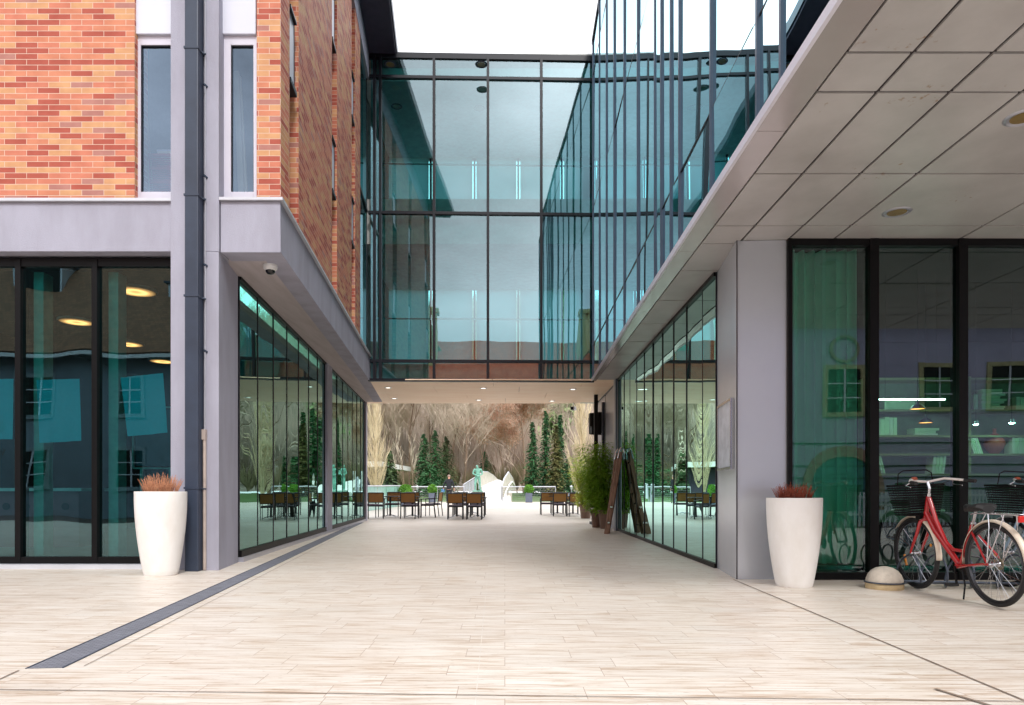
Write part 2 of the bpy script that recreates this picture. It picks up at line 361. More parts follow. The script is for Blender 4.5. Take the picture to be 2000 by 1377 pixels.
sheet('lawn', [-260, -60, -20, 0, 20, 60, 260], [46.4, 52, 60, 70, 80, 92, 106, 130], 0, M['grass'], zf=lawn_z)
# joints and drain set into the paving
M['joint'] = pbr('dark_joint', lin((138, 120, 106)), .8, .3, 9)
M['drain'] = tilemat('drain_grating', lin((122, 124, 134)), lin((104, 106, 116)), .05, .02, .004)
M['drain_plain'] = pbr('drain_steel', lin((118, 120, 130)), .5, .15, 20, .8, 160, metal=.1, stretch=(8, 1, 1))
def strip(name, pts, w, mat, dz=.004, lab=None, cat=None):
    mb = MB()
    for a, b in zip(pts[:-1], pts[1:]):
        d = Vector((b[0] - a[0], b[1] - a[1])).normalized(); n = Vector((-d.y, d.x)) * w / 2
        q = [(a[0] - n.x, a[1] - n.y), (b[0] - n.x, b[1] - n.y), (b[0] + n.x, b[1] + n.y), (a[0] + n.x, a[1] + n.y)]
        k = 12
        for i in range(k):
            f0, f1 = i / k, (i + 1) / k
            def lp(p, r, f): return (p[0] + (r[0] - p[0]) * f, p[1] + (r[1] - p[1]) * f)
            c = [lp(q[0], q[1], f0), lp(q[0], q[1], f1), lp(q[3], q[2], f1), lp(q[3], q[2], f0)]
            mb.face([(x, y, gz(x, y) + dz) for x, y in c])
    o = mb.build(name, mat)
    return tag(o, lab, cat, kind=None if lab else 'structure')
dr = thing('drain_channel', 'long dark steel drain channel set in the paving beside the left glass wall', 'drain', (-2.4, 3.5, .05))
D0, D1 = Vector((-2.50, 3.65)), Vector((-4.56, 20.6)); dd = (D1 - D0).normalized(); dn = Vector((-dd.y, dd.x))
mb = MB(); L_ = (D1 - D0).length
for s0 in range(int(L_)):
    a, b = D0 + dd * (s0 + .003), D0 + dd * (s0 + .997)
    q = [a - dn * .085, b - dn * .085, b + dn * .085, a + dn * .085]
    mb.prism([(p.x, p.y) for p in q], gz(a.x, a.y) - .03, gz(a.x, a.y) + .003)
mb.build('grating', M['drain'], dr)
mb = MB()
for s_ in (-1, 1):
    for s0 in range(int(L_)):
        a, b = D0 + dd * s0, D0 + dd * (s0 + 1)
        mb.prism([tuple(p) for p in (a + dn * s_ * .088, b + dn * s_ * .088, b + dn * s_ * .096, a + dn * s_ * .096)], gz(a.x, a.y) - .03, gz(a.x, a.y) + .005)
mb.build('edge_frame', M['pipe'], dr)
strip('paving_joint', [(2.5, 7.7), (2.42, 2.2)], .014, M['joint'])
strip('paving_joint', [(-5.2, 3.27), (4.6, 3.22)], .008, M['joint'])
strip('paving_joint', [(-.145, 2.2), (-.62, 22)], .0035, pbr('pale_joint', lin((222, 216, 208)), .8), .003)
strip('paving_joint', [(-2.6, 3.6), (-1.9, -1)], .009, M['joint'])
strip('paving_joint', [(-2.32, 3.7), (-4.3, 20)], .005, M['joint'], .0035)
strip('paving_joint', [(2.12, 3.42), (2.3, 2.9)], .022, M['joint'], .006)

# ================================================================ brick building (left)
HS = 2.85 + CZ                                        # soffit level 3.796
BB = thing('brick_building', 'orange brick tiled building with lilac rendered base beside the passage', 'building', (-6, 12, 0))
A = (-2.76, 8.135); B = (-3.65, 17.5); C = (-4.12, 21.7)       # outer face of the cantilever, front corner to far end
G0 = (-3.62, 9.05); G1 = (-4.69, 21.7)                          # ground floor glass line
Z1 = HS; Z2 = 3.46 + CZ                                          # fascia bottom and top
def lerp(p, q, t): return (p[0] + (q[0] - p[0]) * t, p[1] + (q[1] - p[1]) * t)
def on(p, q, Y): return lerp(p, q, (Y - p[1]) / (q[1] - p[1]))
XP0, XP1 = -4.057, -3.483                                          # pillar in front
# fascia band: front part left of the pillar, right of the pillar, and the long side
mb = MB()
mb.prism([(-14, 8.16), (XP0 - .004, 8.16), (XP0 - .004, 8.6), (-14, 8.6)], Z1 + .02, Z2)
mb.prism([(XP1 + .01, 8.135), A, (A[0] - .3, 8.45), (XP1 + .01, 8.45)], Z1, Z2)
mb.prism([A, B, (B[0] - .28, B[1]), (A[0] - .28, A[1] + .28)], Z1, Z2 - .001)
mb.prism([B, C, (C[0] - .28, C[1]), (B[0] - .28, B[1])], Z1, Z2 - .0015)
mb.build('fascia', M['stucco'], BB, bevel=.006)
mb = MB(); mb.prism([(A[0] - .02, A[1] + .02), (B[0] - .02, B[1]), (C[0] - .02, C[1]), (G1[0] - .12, G1[1]), (G0[0] - .12, G0[1]), (-3.4, 8.18)], Z1 + .002, Z1 + .05)
mb.build('soffit', M['stucco_d'], BB)
mb = MB(); mb.prism([(-14, 8.12), (XP0 - .003, 8.12), (XP0 - .003, 8.5), (-14, 8.5)], Z2 + .001, Z2 + .035)
mb.prism([(XP1 + .008, 8.095), (A[0] + .04, 8.095), (A[0] - .2, 8.4), (XP1 + .008, 8.4)], Z2 + .001, Z2 + .035)
mb.prism([(A[0] + .04, A[1] - .03), (B[0] + .04, B[1]), (B[0] - .2, B[1]), (A[0] - .2, A[1] + .3)], Z2 + .0015, Z2 + .034)
mb.build('ledge_flashing', M['sillmetal'], BB)
# pillar: front strips with a recess for the pipe
mb = MB(); ZT = 13
mb.box(XP0, -3.86, 8.11, 8.601, -.04, ZT); mb.box(-3.86, -3.65, 8.15, 8.6, -.04, ZT)
mb.prism([(-3.65, 8.11), (XP1, 8.11), (G0[0] - .0, G0[1] - .03), (-4.0, 9.03), (-4.0, 8.61), (-3.65, 8.61)], -.04, HS + .001)
mb.build('pillar', M['stucco'], BB, bevel=.006)
mb = MB(); mb.prism([(-3.65, 8.11), (XP1, 8.11), (XP1 - .02, 8.6), (-3.65, 8.6)], HS + .003, ZT); mb.build('pillar', M['stucco'], BB, bevel=.006)
# downpipe and lightning cable
dp = MB(); dp.box(-3.825, -3.665, 7.97, 8.12, .01, ZT); dpo = dp.build('downpipe', M['pipe'], BB, bevel=.012)
mb = MB()
for y in (92, 380, 577, 953):
    z = PZ(y, 7.97); mb.box(-3.832, -3.658, 7.963, 8.13, z - .012, z + .012); mb.bar((-3.66, 8.05, z - .006), (-3.62, 8.08, z - .012), .016, .016)
    if y in (380,): continue
mb.build('bracket', M['pipe'], dpo, split=True)
cb = MB(); cb.tube([(-3.64, 8.09, ZT), (-3.635, 8.09, 3.5), (-3.64, 8.09, 1.62)], .005, 5); cbo = cb.build('earthing_cable', M['sillmetal'], BB)
mb = MB()
for y in (165, 343, 516, 684):
    z = PZ(y, 8.09); mb.bar((-3.65, 8.07, z), (-3.62, 8.11, z - .02), .02, .02)
mb.build('cable_clip', M['pipe'], cbo, split=True)
mb = MB(); mb.box(-3.665, -3.62, 8.06, 8.109, 1.56, 1.68); mb.tube([(-3.64, 8.085, 1.56), (-3.64, 8.085, .02)], .02, 8); mb.build('cable_conduit', pbr('conduit', lin((178, 164, 156)), .5), cbo)
# ground floor shopfront, front side
def frame_obj(segs, name, mat, parent):
    mb = MB()
    for s in segs: mb.box(*s)
    return mb.build(name, mat, parent)
YF = 8.34; zb = .10; zt = HS - .02
mul_x = [PX(x, YF) for x in (-258, -110, 40, 189)]
mb = MB()
for x in mul_x: mb.box(x - .034, x + .034, YF - .05, YF + .10, zb, zt)
mb.box(-14, XP0, YF - .045, YF + .09, zb - .03, zb + .05); mb.box(-14, XP0, YF - .04, YF + .09, zt - .09, zt + .01)
mb.build('shopfront_frame', M['black'], BB, split=True)
mb = MB(); mb.box(-14, XP0 - .01, YF - .14, YF + .06, -.03, zb - .032); mb.build('shopfront_plinth', M['sillmetal'], BB)
mb = MB()
for x in mul_x: mb.box(x + .05, x + .17, YF + .16, YF + .34, zb, zt - .1)
mb.build('inner_post', pbr('inner_post', lin((190, 205, 190)), .6), BB, split=True)
def panes(xs, y, z0, z1, mat, parent, name='pane', tilt=.003):
    for x0, x1 in zip(xs[:-1], xs[1:]):
        a, b = random.uniform(-tilt, tilt), random.uniform(-tilt, tilt)
        mb = MB(); mb.face([(x0, y - a, z0), (x1, y + a, z0), (x1, y + a + b, z1), (x0, y - a + b, z1)]); mb.build(name, mat, parent)
panes(mul_x[:] + [XP0], YF, zb, zt, M['glass_f'], BB)
# side glass wall with thin joints
LG = M['glass_l']
zts = HS + .0
def side_glass(p, q, ys, z0, z1, gm, fm, parent, fr=.02, dep=.02, tilt=.004):
    d = Vector((q[0] - p[0], q[1] - p[1])).normalized(); n = Vector((-d.y, d.x))
    for y0, y1 in zip(ys[:-1], ys[1:]):
        a = Vector(on(p, q, y0)); b = Vector(on(p, q, y1)); w1, w2 = random.uniform(-tilt, tilt), random.uniform(-tilt, tilt)
        mb = MB(); mb.face([(a.x + w1, a.y, z0), (b.x - w1, b.y, z0), (b.x - w1 + w2, b.y, z1), (a.x + w1 + w2, a.y, z1)]); mb.build('pane', gm, parent)
    mb = MB()
    for y in ys:
        a = Vector(on(p, q, y)); h = fr / 2
        mb.prism([tuple(v) for v in (a - d * h - n * dep / 2, a + d * h - n * dep / 2, a + d * h + n * dep / 2, a - d * h + n * dep / 2)], z0, z1)
    mb.build('mullion', fm, parent, split=True)
ysL = [9.05, 9.9, 10.76, 11.63, 12.5, 13.37, 14.24, 15.05]; ysL2 = [15.75, 16.6, 17.45, 18.3, 19.15, 20.0, 20.85, 21.6]
side_glass(G0, G1, ysL, .16, zts, LG, M['mull'], BB); side_glass(G0, G1, ysL2, .16, zts, LG, M['mull'], BB)
mb = MB()
KZ = -.06
def alongL(y0, y1, off0, off1, z0, z1):
    d = Vector((G1[0] - G0[0], G1[1] - G0[1])).normalized(); n = Vector((d.y, -d.x))    # n points to the passage
    a, b = Vector(on(G0, G1, y0)), Vector(on(G0, G1, y1))
    mb.prism([tuple(v) for v in (a + n * off0, b + n * off0, b + n * off1, a + n * off1)], z0, z1)
alongL(9.05, 21.6, -.05, .035, .075, .16); alongL(9.05, 21.6, -.05, .03, zts - .04, zts + .001); mb.build('glass_wall_rail', M['black'], BB, split=True)
mb = MB(); alongL(9.05, 21.75, -.1, .06, -.06, .074); mb.build('glass_wall_kerb', M['alu'], BB)
mb = MB(); alongL(15.09, 15.7, -.12, .05, -.06, zts - .001); alongL(21.66, 21.95, -.3, .06, 0, zts - .001); mb.build('pillar', M['stucco'], BB, split=True)
# ground floor room: floor, ceiling, back walls
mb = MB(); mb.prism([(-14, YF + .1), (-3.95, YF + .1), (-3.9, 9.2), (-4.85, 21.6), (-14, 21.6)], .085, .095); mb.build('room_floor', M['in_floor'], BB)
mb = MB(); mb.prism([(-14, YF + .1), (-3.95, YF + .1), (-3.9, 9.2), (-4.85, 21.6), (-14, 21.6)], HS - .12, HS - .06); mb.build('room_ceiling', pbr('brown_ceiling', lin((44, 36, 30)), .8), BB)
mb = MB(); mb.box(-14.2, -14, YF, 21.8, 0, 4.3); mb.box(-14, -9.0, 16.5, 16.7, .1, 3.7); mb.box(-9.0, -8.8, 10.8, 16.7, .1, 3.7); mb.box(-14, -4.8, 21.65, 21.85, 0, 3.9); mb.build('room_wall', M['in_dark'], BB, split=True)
# upper floors: brick skin
ZB0 = Z2 + .036; ZBT = 10.55 + CZ
yb = 8.2
mb = MB(); mb.box(-14, PX(263, yb), yb, yb + .3, ZB0, 13); mb.box(PX(501.5, yb), A[0] - .02, yb, yb + .3, ZB0, ZBT + .6); mb.build('brick_wall', M['brick'], BB)
mb = MB()
Ab = (A[0] - .022, yb + .3); Bb = (-3.52, 15.78); wt = .35
dW = Vector((Bb[0] - A[0], Bb[1] - A[1])).normalized()
def sideX(Y): return A[0] - .02 + (B[0] - A[0]) / (B[1] - A[1]) * (Y - A[1])
def seg(y0, y1, x_in, z0, z1, off=0): mb.prism([(sideX(y0) + off, y0), (sideX(y1) + off, y1), (sideX(y1) - x_in, y1), (sideX(y0) - x_in, y0)], z0, z1)
slots = [(8.70, 9.22), (11.9, 12.44), (14.35, 14.9)]
seg(8.5, 8.70, .4, ZB0, ZBT); seg(9.22, 11.9, .4, ZB0, ZBT); seg(12.44, 14.35, .4, ZB0, ZBT); seg(14.9, 15.78, .4, ZB0, ZBT)
for a, b in slots: mb.prism([(sideX(a) - .22, a), (sideX(b) - .22, b), (sideX(b) - .39, b), (sideX(a) - .39, a)], ZB0, ZBT)
mb.build('brick_wall', M['brick'], BB)
for a, b in slots:
    for z0, z1 in ((5.3 + CZ, 6.2 + CZ), (7.95 + CZ, 8.85 + CZ)):
        mb = MB(); mb.prism([(sideX(a + .02) + .012, a + .02), (sideX(b - .14) + .012, b - .14), (sideX(b - .14) - .22, b - .14), (sideX(a + .02) - .22, a + .02)], z0 - .06, z0)
        mb.prism([(sideX(a + .02) + .012, a + .02), (sideX(b - .14) + .012, b - .14), (sideX(b - .14) - .22, b - .14), (sideX(a + .02) - .22, a + .02)], z1, z1 + .03)
        mb.prism([(sideX(b - .152) - .02, b - .155), (sideX(b - .14) - .02, b - .141), (sideX(b - .14) - .21, b - .141), (sideX(b - .152) - .21, b - .155)], z0 - .03, z1 + .015); w = mb.build('slot_window', M['mull'], BB)
        mb = MB(); mb.prism([(sideX(a + .02) - .03, a + .03), (sideX(b - .16) - .03, b - .15), (sideX(b - .16) - .21, b - .15), (sideX(a + .02) - .21, a + .03)], z0 + .001, z1 - .001); mb.build('window_panel', M['frame_w'], w)
# beam above bricks, roof and overhang
mb = MB(); mb.prism([(sideX(8.2) + .01, 8.18), (sideX(17.48) + .01, 17.48), (sideX(17.48) - .3, 17.48), (sideX(8.2) - .3, 8.5)], ZBT + .002, 11.2 + CZ); mb.build('eaves_beam', M['stucco'], BB)
mb = MB(); mb.prism([(-2.02, 7.2), (-2.99, 17.6), (-3.3, 22.4), (-15, 22.4), (-15, 7.2)], 11.2 + CZ + .002, 11.2 + CZ + .07); mb.build('roof_soffit', pbr('eaves_dark', lin((66, 62, 82)), .7), BB)
mb = MB(); mb.prism([(-1.98, 7.15), (-2.95, 17.6), (-3.26, 22.45), (-15, 22.45), (-15, 7.15)], 11.2 + CZ + .072, 11.2 + CZ + .32); mb.build('roof', M['pipe'], BB)
# tall stair glazing between the brick and the bridge
mb = MB(); mb.box(sideX(15.8) - .4, sideX(15.8) - .06, 15.785, 15.80, ZB0, ZBT)
side_glass((sideX(15.8) - .05, 15.8), (sideX(17.46) - .05, 17.46), [15.82, 17.44], ZB0, ZBT, M['glass_r'], M['mull'], BB)
mb = MB()
for z in (ZB0 + .05, 7.15 + CZ): seg(15.82, 17.44, .1, z - .03, z + .03, -.02)
mb.build('transom', M['mull'], BB, split=True)
# upper rooms shell
mb = MB(); mb.box(-14, -5.2, 9.6, 9.8, ZB0, 12.1); mb.box(-14, -3.6, 9.8, 9.9, ZB0, 12.0); mb.build('room_wall', M['in_mid'], BB)
mb = MB(); mb.box(-14, -3.0, 8.35, 9.6, Z2 - .06, Z2 - .01); mb.box(-14.2, -14, 8.2, 22, Z2, 12.1); mb.build('room_floor', M['in_floor'], BB)
# two tall front windows with spandrels
def front_window(x0, x1, y, z0, z1, px0, px1):
    mb = MB(); t = .045
    mb.box(x0, px0, y, y + .07, z0, z1); mb.box(px1, x1 - .001, y, y + .07, z0, z1) if px1 < x1 else None
    mb.box(px0, min(px1, x1), y, y + .07, z0, z0 + .085); mb.box(px0, min(px1, x1), y, y + .07, z1 - .11, z1)
    w = mb.build('window', M['frame_w'], BB, bevel=.004)
    m2 = MB(); g = .008
    m2.box(px0, px0 + g, y + .01, y + .05, z0 + .085, z1 - .11); m2.box(px1 - g, px1, y + .01, y + .05, z0 + .085, z1 - .11)
    m2.box(px0 + g, px1 - g, y + .01, y + .05, z1 - .122, z1 - .11); m2.build('gasket', M['mull'], w)
    m3 = MB(); m3.face([(px0, y + .03, z0 + .085), (px1, y + .03, z0 + .085), (px1, y + .031, z1 - .11), (px0, y + .031, z1 - .11)]); m3.build('pane', M['glass_w'], w)
    m4 = MB(); m4.box(x0 + .002, x1, y - .04, y + .06, z1 + .002, 13); m4.build('spandrel', M['panel_w'], w)
yw = 8.27
zw0, zw1 = PZ(388, yw), PZ(70, yw)
front_window(PX(267, yw), XP0 + .1, yw, zw0, zw1, PX(275, yw), XP0 + .05)
front_window(PX(437, yw), PX(501.5, yw), yw, zw0, zw1, PX(451, yw), PX(495.5, yw))
mb = MB(); mb.box(PX(495.5, yw) + .001, PX(520, yw), yw + .25, yw + .29, zw0, 12); mb.build('window_jamb', M['frame_w'], BB)
# things seen inside the left upper windows
M['crate'] = pbr('red_crate', lin((190, 52, 62)), .5); M['plank'] = pbr('pale_plank', lin((226, 222, 196)), .6, .06, 4, stretch=(4, 4, .5))
def crate(x, y, z, lab, w=.36, d=.3, h=.17):
    t = thing('crate', lab, 'crate', (x, y, z), 0, 'red crates stacked inside the upper window')
    mb = MB()
    for i in range(7):
        zz = .012 + i * (h - .02) / 6.2
        for yy in (0, d): mb.box(0, w, yy - .006, yy + .006, zz, zz + .011)
        for xx in (0, w): mb.box(xx - .006, xx + .006, 0, d, zz, zz + .011)
    mb.box(0, w, 0, d, 0, .012); mb.build('slatted_sides', M['crate'], t, local=True)
    mb = MB(); mb.box(-.012, .02, -.012, .02, 0, h); mb.box(w - .02, w + .012, -.012, .02, 0, h); mb.box(-.014, w + .014, -.014, .0, h - .03, h); mb.box(-.014, w + .014, d, d + .014, h - .03, h); mb.build('rim', M['crate'], t, local=True)
zc = PZ(380, 8.7)
for i, lab in enumerate(('red slatted plastic crate, lowest of the stack inside the upper left window', 'red slatted plastic crate in the middle of the stack inside the upper left window', 'red slatted plastic crate, topmost of the stack under white books')):
    crate(PX(300, 8.75), 8.62, zc + i * .175 - .04, lab)
mb = MB(); mb.box(PX(312, 8.7), PX(335, 8.7) + .1, 8.64, 8.84, zc + .487, zc + .52); tag(mb.build('book', M['plank']), 'flat pale book lying on the topmost red crate inside the upper window', 'book')
mb = MB(); mb.box(PX(310, 8.7), PX(335, 8.7) + .1, 8.65, 8.82, zc + .522, zc + .55); tag(mb.build('book', M['panel_w']), 'white book on top of the other book above the red crates', 'book')
mb = MB(); mb.bar(P(290, 378, 8.62), P(280, 175, 8.62), .05, .05); mb.bar(P(296, 378, 8.66), P(281, 180, 8.66), .04, .03); tag(mb.build('plank', M['plank']), 'pale wooden board leaning inside the upper left window beside red crates', 'board')
mb = MB(); mb.bar(P(472, 378, 8.62), P(462, 140, 8.62), .07, .04); mb.bar(P(480, 378, 8.66), P(467, 150, 8.68), .05, .03); tag(mb.build('plank', M['plank']), 'pale boards leaning inside the narrow window near the brick corner', 'board')
# papers taped inside the shopfront
M['paper'] = pbr('blue_paper', lin((104, 224, 244)), .8, .05, 30, c2=lin((98, 218, 240)))
for pts, lab in (([(-62, 742), (27, 740), (26, 858), (-55, 858)], 'blue paper sheet taped inside the glass, cut off by the left picture edge'),
                 ([(70, 742), (156, 740), (160, 861), (77, 865)], 'blue paper sheet taped inside the glass in the middle pane'),
                 ([(234, 737), (319, 729), (328, 845), (249, 852)], 'blue paper sheet hanging tilted inside the glass nearest the drainpipe')):
    mb = MB(); q = [P(x, y, YF + .05) for x, y in pts]; k = 8; 
    vs = []; fs = []
    for dy in (0, .002):
        for i in range(k + 1):
            for j in range(k + 1):
                a = q[3].lerp(q[2], i / k); b = q[0].lerp(q[1], i / k); p = a.lerp(b, j / k); vs.append(p + Vector((0, dy + .012 * math.sin(i / k * 3 + j / k * 2) + .004 * math.sin(i * 1.7) - (.02 * (1 - j / k) ** 3 if i > 5 else 0), 0)))
    n1 = (k + 1) ** 2
    for i in range(k):
        for j in range(k):
            a = i * (k + 1) + j; fs.append((a, a + k + 1, a + k + 2, a + 1)); fs.append(tuple(n1 + v for v in (a, a + 1, a + k + 2, a + k + 1)))
    mb.idx(vs, fs); tag(mb.build('paper_sheet', M['paper'], smooth=True), lab, 'paper', 'blue paper sheets taped inside the shop glass')
# warm round ceiling lamps inside
M['warm'] = emis('warm_lamp', (1, .15, .045), 3.4)
_t = M['warm'].node_tree; _g = _t.nodes.new('ShaderNodeTexCoord'); _l = _t.nodes.new('ShaderNodeVectorMath'); _l.operation = 'LENGTH'; _r = _t.nodes.new('ShaderNodeValToRGB')
_r.color_ramp.elements[0].position = .0; _r.color_ramp.elements[0].color = (.25, .25, .25, 1); _r.color_ramp.elements[1].position = .25; _r.color_ramp.elements[1].color = (.0, .0, .0, 1)
_e1 = _r.color_ramp.elements.new(.05); _e1.color = (.5, .5, .5, 1); _e2 = _r.color_ramp.elements.new(.12); _e2.color = (1, 1, 1, 1); _e3 = _r.color_ramp.elements.new(.18); _e3.color = (.35, .35, .35, 1)
_m = _t.nodes.new('ShaderNodeMath'); _m.operation = 'MULTIPLY'; _m.inputs[1].default_value = 7
_t.links.new(_g.outputs['Object'], _l.inputs[0]); _t.links.new(_l.outputs['Value'], _r.inputs[0]); _t.links.new(_r.outputs[0], _m.inputs[0]); _t.links.new(_m.outputs[0], [n for n in _t.nodes if n.type == 'EMISSION'][0].inputs[1])
def clamp_lamp(x, y, lab):
    t = thing('ceiling_lamp', lab, 'lamp', (x, y, HS - .13), 0, 'warm round ceiling lamps in the left room')
    mb = MB(); mb.lathe([(.0, .0), (.24, .0), (.27, .01), (.27, .03), (0, .03)], (0, 0, -.03), 28); mb.build('housing', M['in_mid'], t, local=True)
    mb = MB(); mb.lathe([(0, -.034), (.1, -.04), (.20, -.04), (.26, -.032)], (0, 0, 0), 32); mb.build('light_disc', M['warm'], t, local=True)
for i, (x, y) in enumerate(((265, 565), (150, 625), (250, 669), (318, 703), (5, 668), (60, 720))):
    Z = (HS - .13 - CZ) * F / (960 - y)
    clamp_lamp(PX(x, Z), Z, ('large warm ring lamp on the ceiling, highest behind the pane by the drainpipe', 'warm ring lamp on the ceiling behind the middle pane', 'warm ring lamp second below the highest one behind the pane by the drainpipe', 'warm ring lamp lowest at the pillar edge of the shop glass', 'warm ring lamp at the left picture edge inside the shop', 'faint warm ring lamp deep in the room behind the blue papers')[i])
# pin board seen low behind the shopfront and a counter
t = thing('pin_board', 'grey framed notice board standing inside the shop behind the white planter', 'notice board', (PX(300, 9.3), 9.3, .1))
mb = MB(); mb.box(PX(266, 9.3), PX(345, 9.3), 9.28, 9.30, PZ(910, 9.3), PZ(800, 9.3)); mb.build('board', pbr('board_grey', lin((70, 96, 112)), .8), t)
mb = MB(); x0, x1, z0, z1 = PX(263, 9.3), PX(348, 9.3), PZ(913, 9.3), PZ(797, 9.3)
mb.box(x0, x1, 9.27, 9.31, z0 - .02, z0); mb.box(x0, x1, 9.27, 9.31, z1, z1 + .02); mb.box(x0 - .02, x0, 9.27, 9.31, z0 - .02, z1 + .02)
for x in (x0 + .1, x1 - .1): mb.box(x - .015, x + .015, 9.275, 9.305, .1, z0 - .02)
mb.build('frame', M['in_light'], t)
t = thing('reception_counter', 'low reddish counter with round portholes inside the shop at the left edge', 'counter', (-7.1, 10.6, .1))
mb = MB(); mb.box(-8.6, -6.6, 10.4, 10.95, .1, .95); mb.build('front', pbr('counter_red', lin((150, 62, 74)), .5), t)
mb = MB(); mb.box(-8.7, -6.5, 10.3, 11.0, .952, 1.0); mb.build('top', M['in_light'], t)
mb = MB()
for i in range(6): mb.lathe([(0, 0), (.055, 0), (.055, .012), (0, .012)], (-8.3 + i * .3, 10.385, .72), 16, 'Y')
mb.build('porthole', M['black'], t, split=True)
# dome security camera
def dome_cam(p, lab):
    t = thing('security_camera', lab, 'camera', p, 0, 'security cameras under the soffits')
    mb = MB(); mb.lathe([(0, 0), (.088, 0), (.09, -.012), (.082, -.045), (.064, -.066), (.058, -.068)], (0, 0, 0), 28); mb.build('housing', pbr('camera_white', lin((225, 226, 228)), .35), t, smooth=True, local=True)
    mb = MB(); mb.lathe([(.060, -.064), (.055, -.09), (.038, -.108), (.015, -.116), (0, -.117)], (0, 0, 0), 24); mb.build('dome', pbr('camera_dome', lin((18, 20, 24)), .08), t, smooth=True, local=True)
dome_cam((PX(528, 8.6), 8.6, HS), 'white dome security camera under the corner of the brick building')
# ================================================================ glass bridge between the buildings
GB = thing('glass_bridge', 'two storey teal glazed bridge building joining both wings over the passage', 'building', (-.8, 17.6, 3.8))
def yB(x): return 17.5 + (x + 3.65) * (.15 / 5.73)                # front plane, slightly turned
BX0, BX1 = -3.62, 2.14
bm = [PX(x, 17.55) for x in (744, 848, 953, 1057.5)]
xs = [BX0 - .3] + bm + [BX1]
zr = [2.86 + CZ, 3.35 + CZ, 7.15 + CZ, 10.63 + CZ, 11.16 + CZ]
def xr(mb, x0, x1, y0, y1, z0, z1):                               # box following the front plane
    mb.prism([(x0, yB(x0) + y0), (x1, yB(x1) + y0), (x1, yB(x1) + y1), (x0, yB(x0) + y1)], z0, z1)
mb = MB()
for x in bm + [BX0 + .10]: xr(mb, x - .033, x + .033, -.07, .08, zr[0], zr[4])
mb.build('mullion', M['mull'], GB, split=True)
mb = MB()
for i, z in enumerate(zr): xr(mb, BX0 - .06, BX1 - .02, -.05 if i else -.06, .07, z - (.035 if i < 4 else .05), z + (.035 if i < 4 else .09))
mb.build('transom', M['mull'], GB, split=True)
random.seed(11)
for i in range(len(xs) - 1):
    for j in range(4):
        x0, x1 = xs[i], xs[i + 1]
        if x0 < BX0: x0 = BX0
        a, b = random.uniform(-.004, .004), random.uniform(-.005, .005)
        mb = MB(); mb.face([(x0, yB(x0) - a, zr[j]), (x1, yB(x1) + a, zr[j]), (x1, yB(x1) + a + b, zr[j + 1]), (x0, yB(x0) - a + b, zr[j + 1])]); mb.build('pane', M['glass_b'], GB)
YBK = 21.85
mb = MB()                                                          # soffit panels
rows = [17.46, 18.6, 19.75, 20.9, YBK + .25]
for r_ in range(4):
    x = BX0 - .9; k = 0; off = [0, .7, 1.5, .3][r_]
    x = -5.2 - 2.35 + off
    while x < 2.72:
        x1 = min(x + 2.35, 2.72)
        x0c = max(x, -5.3)
        if x1 - x0c > .05: mb.box(x0c + .004, x1 - .004, rows[r_] + .004 + (.15 if r_ == 0 and x0c > 99 else 0), rows[r_ + 1] - .004, HS + .003, HS + .03)
        x += 2.35
mb.build('soffit_panel', M['wood_s'], GB)
mb = MB(); mb.box(-4.2, 2.7, 17.7, YBK + .2, HS + .031, HS + .06); mb.build('soffit_backing', M['gap'], GB)
mb = MB(); mb.box(BX0 - .3, BX1, 17.75, YBK, HS + .062, 3.33 + CZ); mb.build('floor_slab', M['in_light'], GB, split=True)
mb = MB(); mb.box(BX0 - .3, BX1 + .5, 17.78, YBK, 6.45 + CZ, 7.1 + CZ); mb.box(BX0 - .3, BX1, 17.78, 17.95, 7.1 + CZ, 7.62 + CZ); mb.build('floor_slab', M['in_light'], GB, split=True)
mb = MB(); mb.box(BX0 - .3, BX1 + .5, 17.74, YBK + .2, 10.66 + CZ, 11.0 + CZ); mb.box(BX0 - .3, BX1 + .5, 17.6, YBK + .3, 11.18 + CZ, 11.3 + CZ); mb.build('ceiling', M['in_light'], GB)
# handrails behind the glass
mb = MB()
for z in (4.55 + CZ,): mb.tube([(BX0, 17.95, z), (BX1, 18.1, z)], .022, 8)
for z in (8.62 + CZ,): mb.tube([(BX0, 17.95, z), (BX1, 18.1, z)], .022, 8)
mb.build('handrail', M['chrome'], GB, split=True)
# back wall: blinds with narrow gaps where the sky shows
M['blind'] = pbr('grey_blind', lin((170, 184, 190)), .8, .06, 2)
_t = M['blind'].node_tree; _tl = _t.nodes.new('ShaderNodeBsdfTranslucent'); _tl.inputs[0].default_value = (.60, .72, .76, 1); _ms = _t.nodes.new('ShaderNodeMixShader'); _ms.inputs[0].default_value = .7
_b = [n for n in _t.nodes if n.type == 'BSDF_PRINCIPLED'][0]; _o = [n for n in _t.nodes if n.type == 'OUTPUT_MATERIAL'][0]
_t.links.new(_b.outputs[0], _ms.inputs[1]); _t.links.new(_tl.outputs[0], _ms.inputs[2]); _t.links.new(_ms.outputs[0], _o.inputs[0])
mb = MB()
bx = [-4.0 + 1.4 * k for k in range(6)]
for k in range(5):
    x0, x1 = bx[k] + .065, bx[k + 1] - .065
    mb.box(x0, x1, YBK - .05, YBK - .04, 3.4 + CZ, 6.44 + CZ); mb.box(x0, x1, YBK - .05, YBK - .04, 7.12 + CZ, 10.65 + CZ)
mb.build('blind', M['blind'], GB, split=True)
mb = MB()
for x in bx: mb.box(x - .03, x + .03, YBK - .02, YBK + .12, HS + .06, 11.1 + CZ)
for z in (3.38, 6.5, 7.1, 10.7): mb.box(-4.3, 2.9, YBK - .01, YBK + .10, z + CZ - .04, z + CZ + .04)
mb.build('back_frame', M['mull'], GB)
mb = MB()
